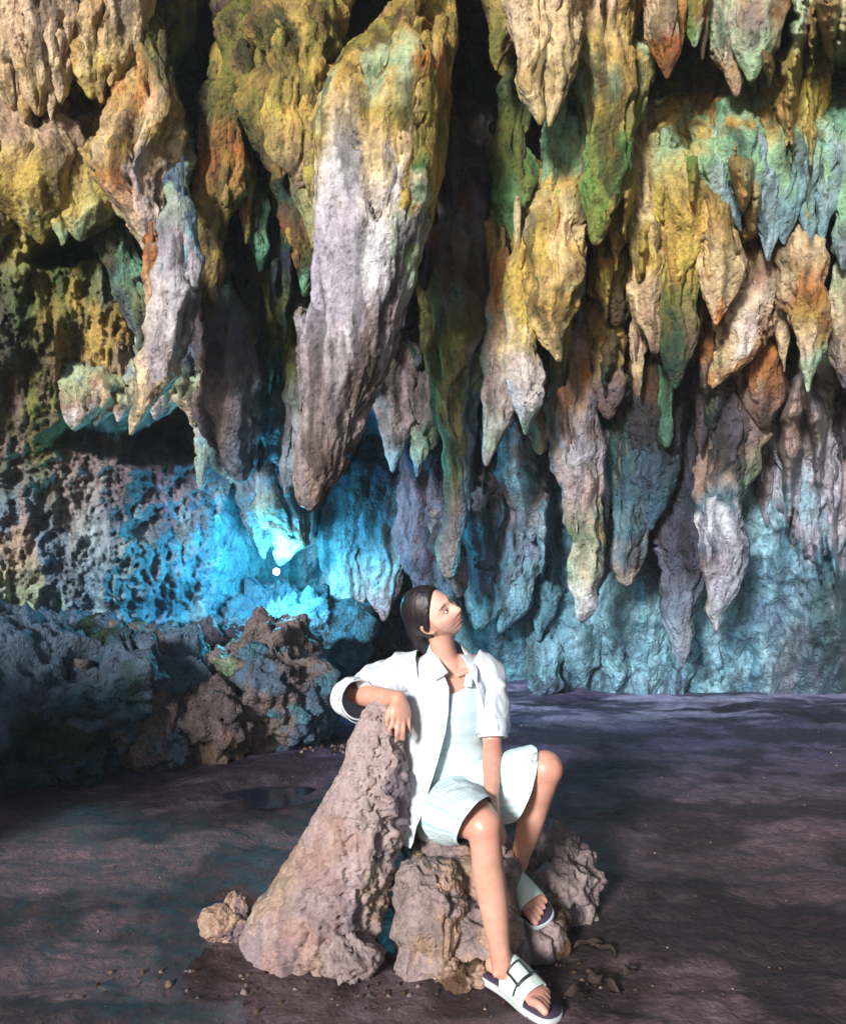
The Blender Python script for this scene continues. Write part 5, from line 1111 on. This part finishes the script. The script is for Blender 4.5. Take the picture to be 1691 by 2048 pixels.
# little bow on the side of the shorts hem
for k, (a, b_, c_) in enumerate([((1057, 1500, 2.19), (1050, 1512, 2.185), (1056, 1524, 2.185)), ((1057, 1500, 2.19), (1063, 1512, 2.18), (1061, 1524, 2.18))]):
    B = Bag(); B.tube([[*P(*a), .003], [*P(*b_), .003], [*P(*c_), .003]], step=.004, na=8); bag_obj('lace', B, M_TOP)

# --- sandals
M_SOLE = plain('sandal_sole', (176, 180, 186), .6); M_BED = plain('sandal_footbed', (52, 44, 62), .7, bump=.2, bscale=300); M_BAND = plain('sandal_band', (196, 214, 206), .6, bump=.35, bscale=260)
M_BUCK = plain('buckle', (40, 44, 50), .35)
def sandal(fr_, label, buckle):
    g_, f, sd_, up_, toes = fr_; h0 = g_(0, 0, 0); root = woman
    # outline of the sole: fraction along, half width inside and outside
    prof = [(-.22, .010, .010), (-.15, .026, .026), (0, .033, .032), (.3, .032, .033), (.6, .036, .040), (.95, .046, .046), (1.2, .047, .044), (1.4, .042, .036), (1.5, .028, .018), (1.53, .010, .004)]
    pr = catmull(np.array([[a, b_, c_] for a, b_, c_ in prof]), 50)
    def slab(name, z0, z1, grow, mat):
        ring = np.r_[[g_(a, b_ + grow, 0) for a, b_, c_ in pr], [g_(a, -c_ - grow, 0) for a, b_, c_ in pr[::-1]]]; m_ = len(ring)
        cen = ring.mean(0); V = np.concatenate([ring * .02 + cen * .98 + up_ * z0, ring + up_ * z0, ring + up_ * (z0 * .7 + z1 * .3), ring + up_ * z1, ring * .02 + cen * .98 + up_ * z1])
        o = mesh_obj(name, V, ring_faces(5, m_), mat, smooth=False); adopt(root, o); return o
    slab('sandal_sole', -.024, -.006, .003, M_SOLE); slab('sandal_footbed', -.006, .001, -.001, M_BED)
    # the broad band arches over the foot
    n1, n2 = 26, 40; aa = np.linspace(.42, 1.05, n1); V = []
    for a in aa:
        wI = np.interp(a, pr[:, 0], pr[:, 1]) + .003; wO = np.interp(a, pr[:, 0], pr[:, 2]) + .003; hh = np.interp(a, [.42, .7, 1.05], [.094, .080, .056])
        for t in np.linspace(0, np.pi, n2): c_ = math.cos(t); V.append(g_(a + .10 * math.sin(t) ** 2 - .05, (wI if c_ > 0 else wO) * np.sign(c_) * abs(c_) ** .75, hh * math.sin(t) ** .8 - .012))
    V = np.array(V); o = mesh_obj('sandal_band', V, ring_faces(n1, n2, False), M_BAND); mm = o.modifiers.new('t', 'SOLIDIFY'); mm.thickness = .0035; mm.offset = 1; adopt(root, o)
    G = V.reshape(n1, n2, 3)
    if buckle:
        nrm = lambda i, j: unit(np.cross(G[min(i + 1, n1 - 1), j] - G[i - 1, j], G[i, min(j + 1, n2 - 1)] - G[i, j - 1]))
        def gp(i, j): q = nrm(i, j); q = q if np.dot(q, up_) > 0 or j < 12 or j > 28 else -q; c_ = G.reshape(-1, 3).mean(0) - up_ * .02; q = q if np.dot(q, G[i, j] - c_) > 0 else -q; return G[i, j] + q * .0065
        i0, i1, j0, j1 = 6, 18, 9, 19
        cor = [[gp(i, j0) for i in range(i0, i1 + 1, 3)], [gp(i1, j) for j in range(j0, j1 + 1, 2)], [gp(i, j1) for i in range(i1, i0 - 1, -3)], [gp(i0, j) for j in range(j1, j0 - 1, -2)]]
        for seg in cor:
            B = Bag(); B.tube([[*q, .0026] for q in seg], step=.004, na=8); bag_obj('buckle_bar', B, M_BUCK)
        B = Bag(); B.tube([[*gp(i1 - 1, j), .002] for j in range(3, 34, 4)], step=.004, na=8); bag_obj('strap_seam', B, M_BUCK)
sandal(fR, '', True); sandal(fL, '', False)

# ------------------------------------------------------------------ air: damp haze inside the cave
import bmesh
hm = bpy.data.meshes.new('haze'); bm = bmesh.new(); bmesh.ops.create_cube(bm, size=1.0); bm.to_mesh(hm); bm.free()
hz_ = bpy.data.objects.new('haze', hm); COL.objects.link(hz_); hz_.scale = (38, 38, 15); hz_.location = (0, 0, 6.5)
mh = bpy.data.materials.new('haze'); mh.use_nodes = True; mh.node_tree.nodes.clear()
vo_ = mh.node_tree.nodes.new('ShaderNodeVolumePrincipled'); vo_.inputs['Color'].default_value = (.86, .93, 1, 1); vo_.inputs['Density'].default_value = 0.0024
ou_ = mh.node_tree.nodes.new('ShaderNodeOutputMaterial'); mh.node_tree.links.new(vo_.outputs[0], ou_.inputs['Volume']); hm.materials.append(mh); tag(hz_, kind='stuff')
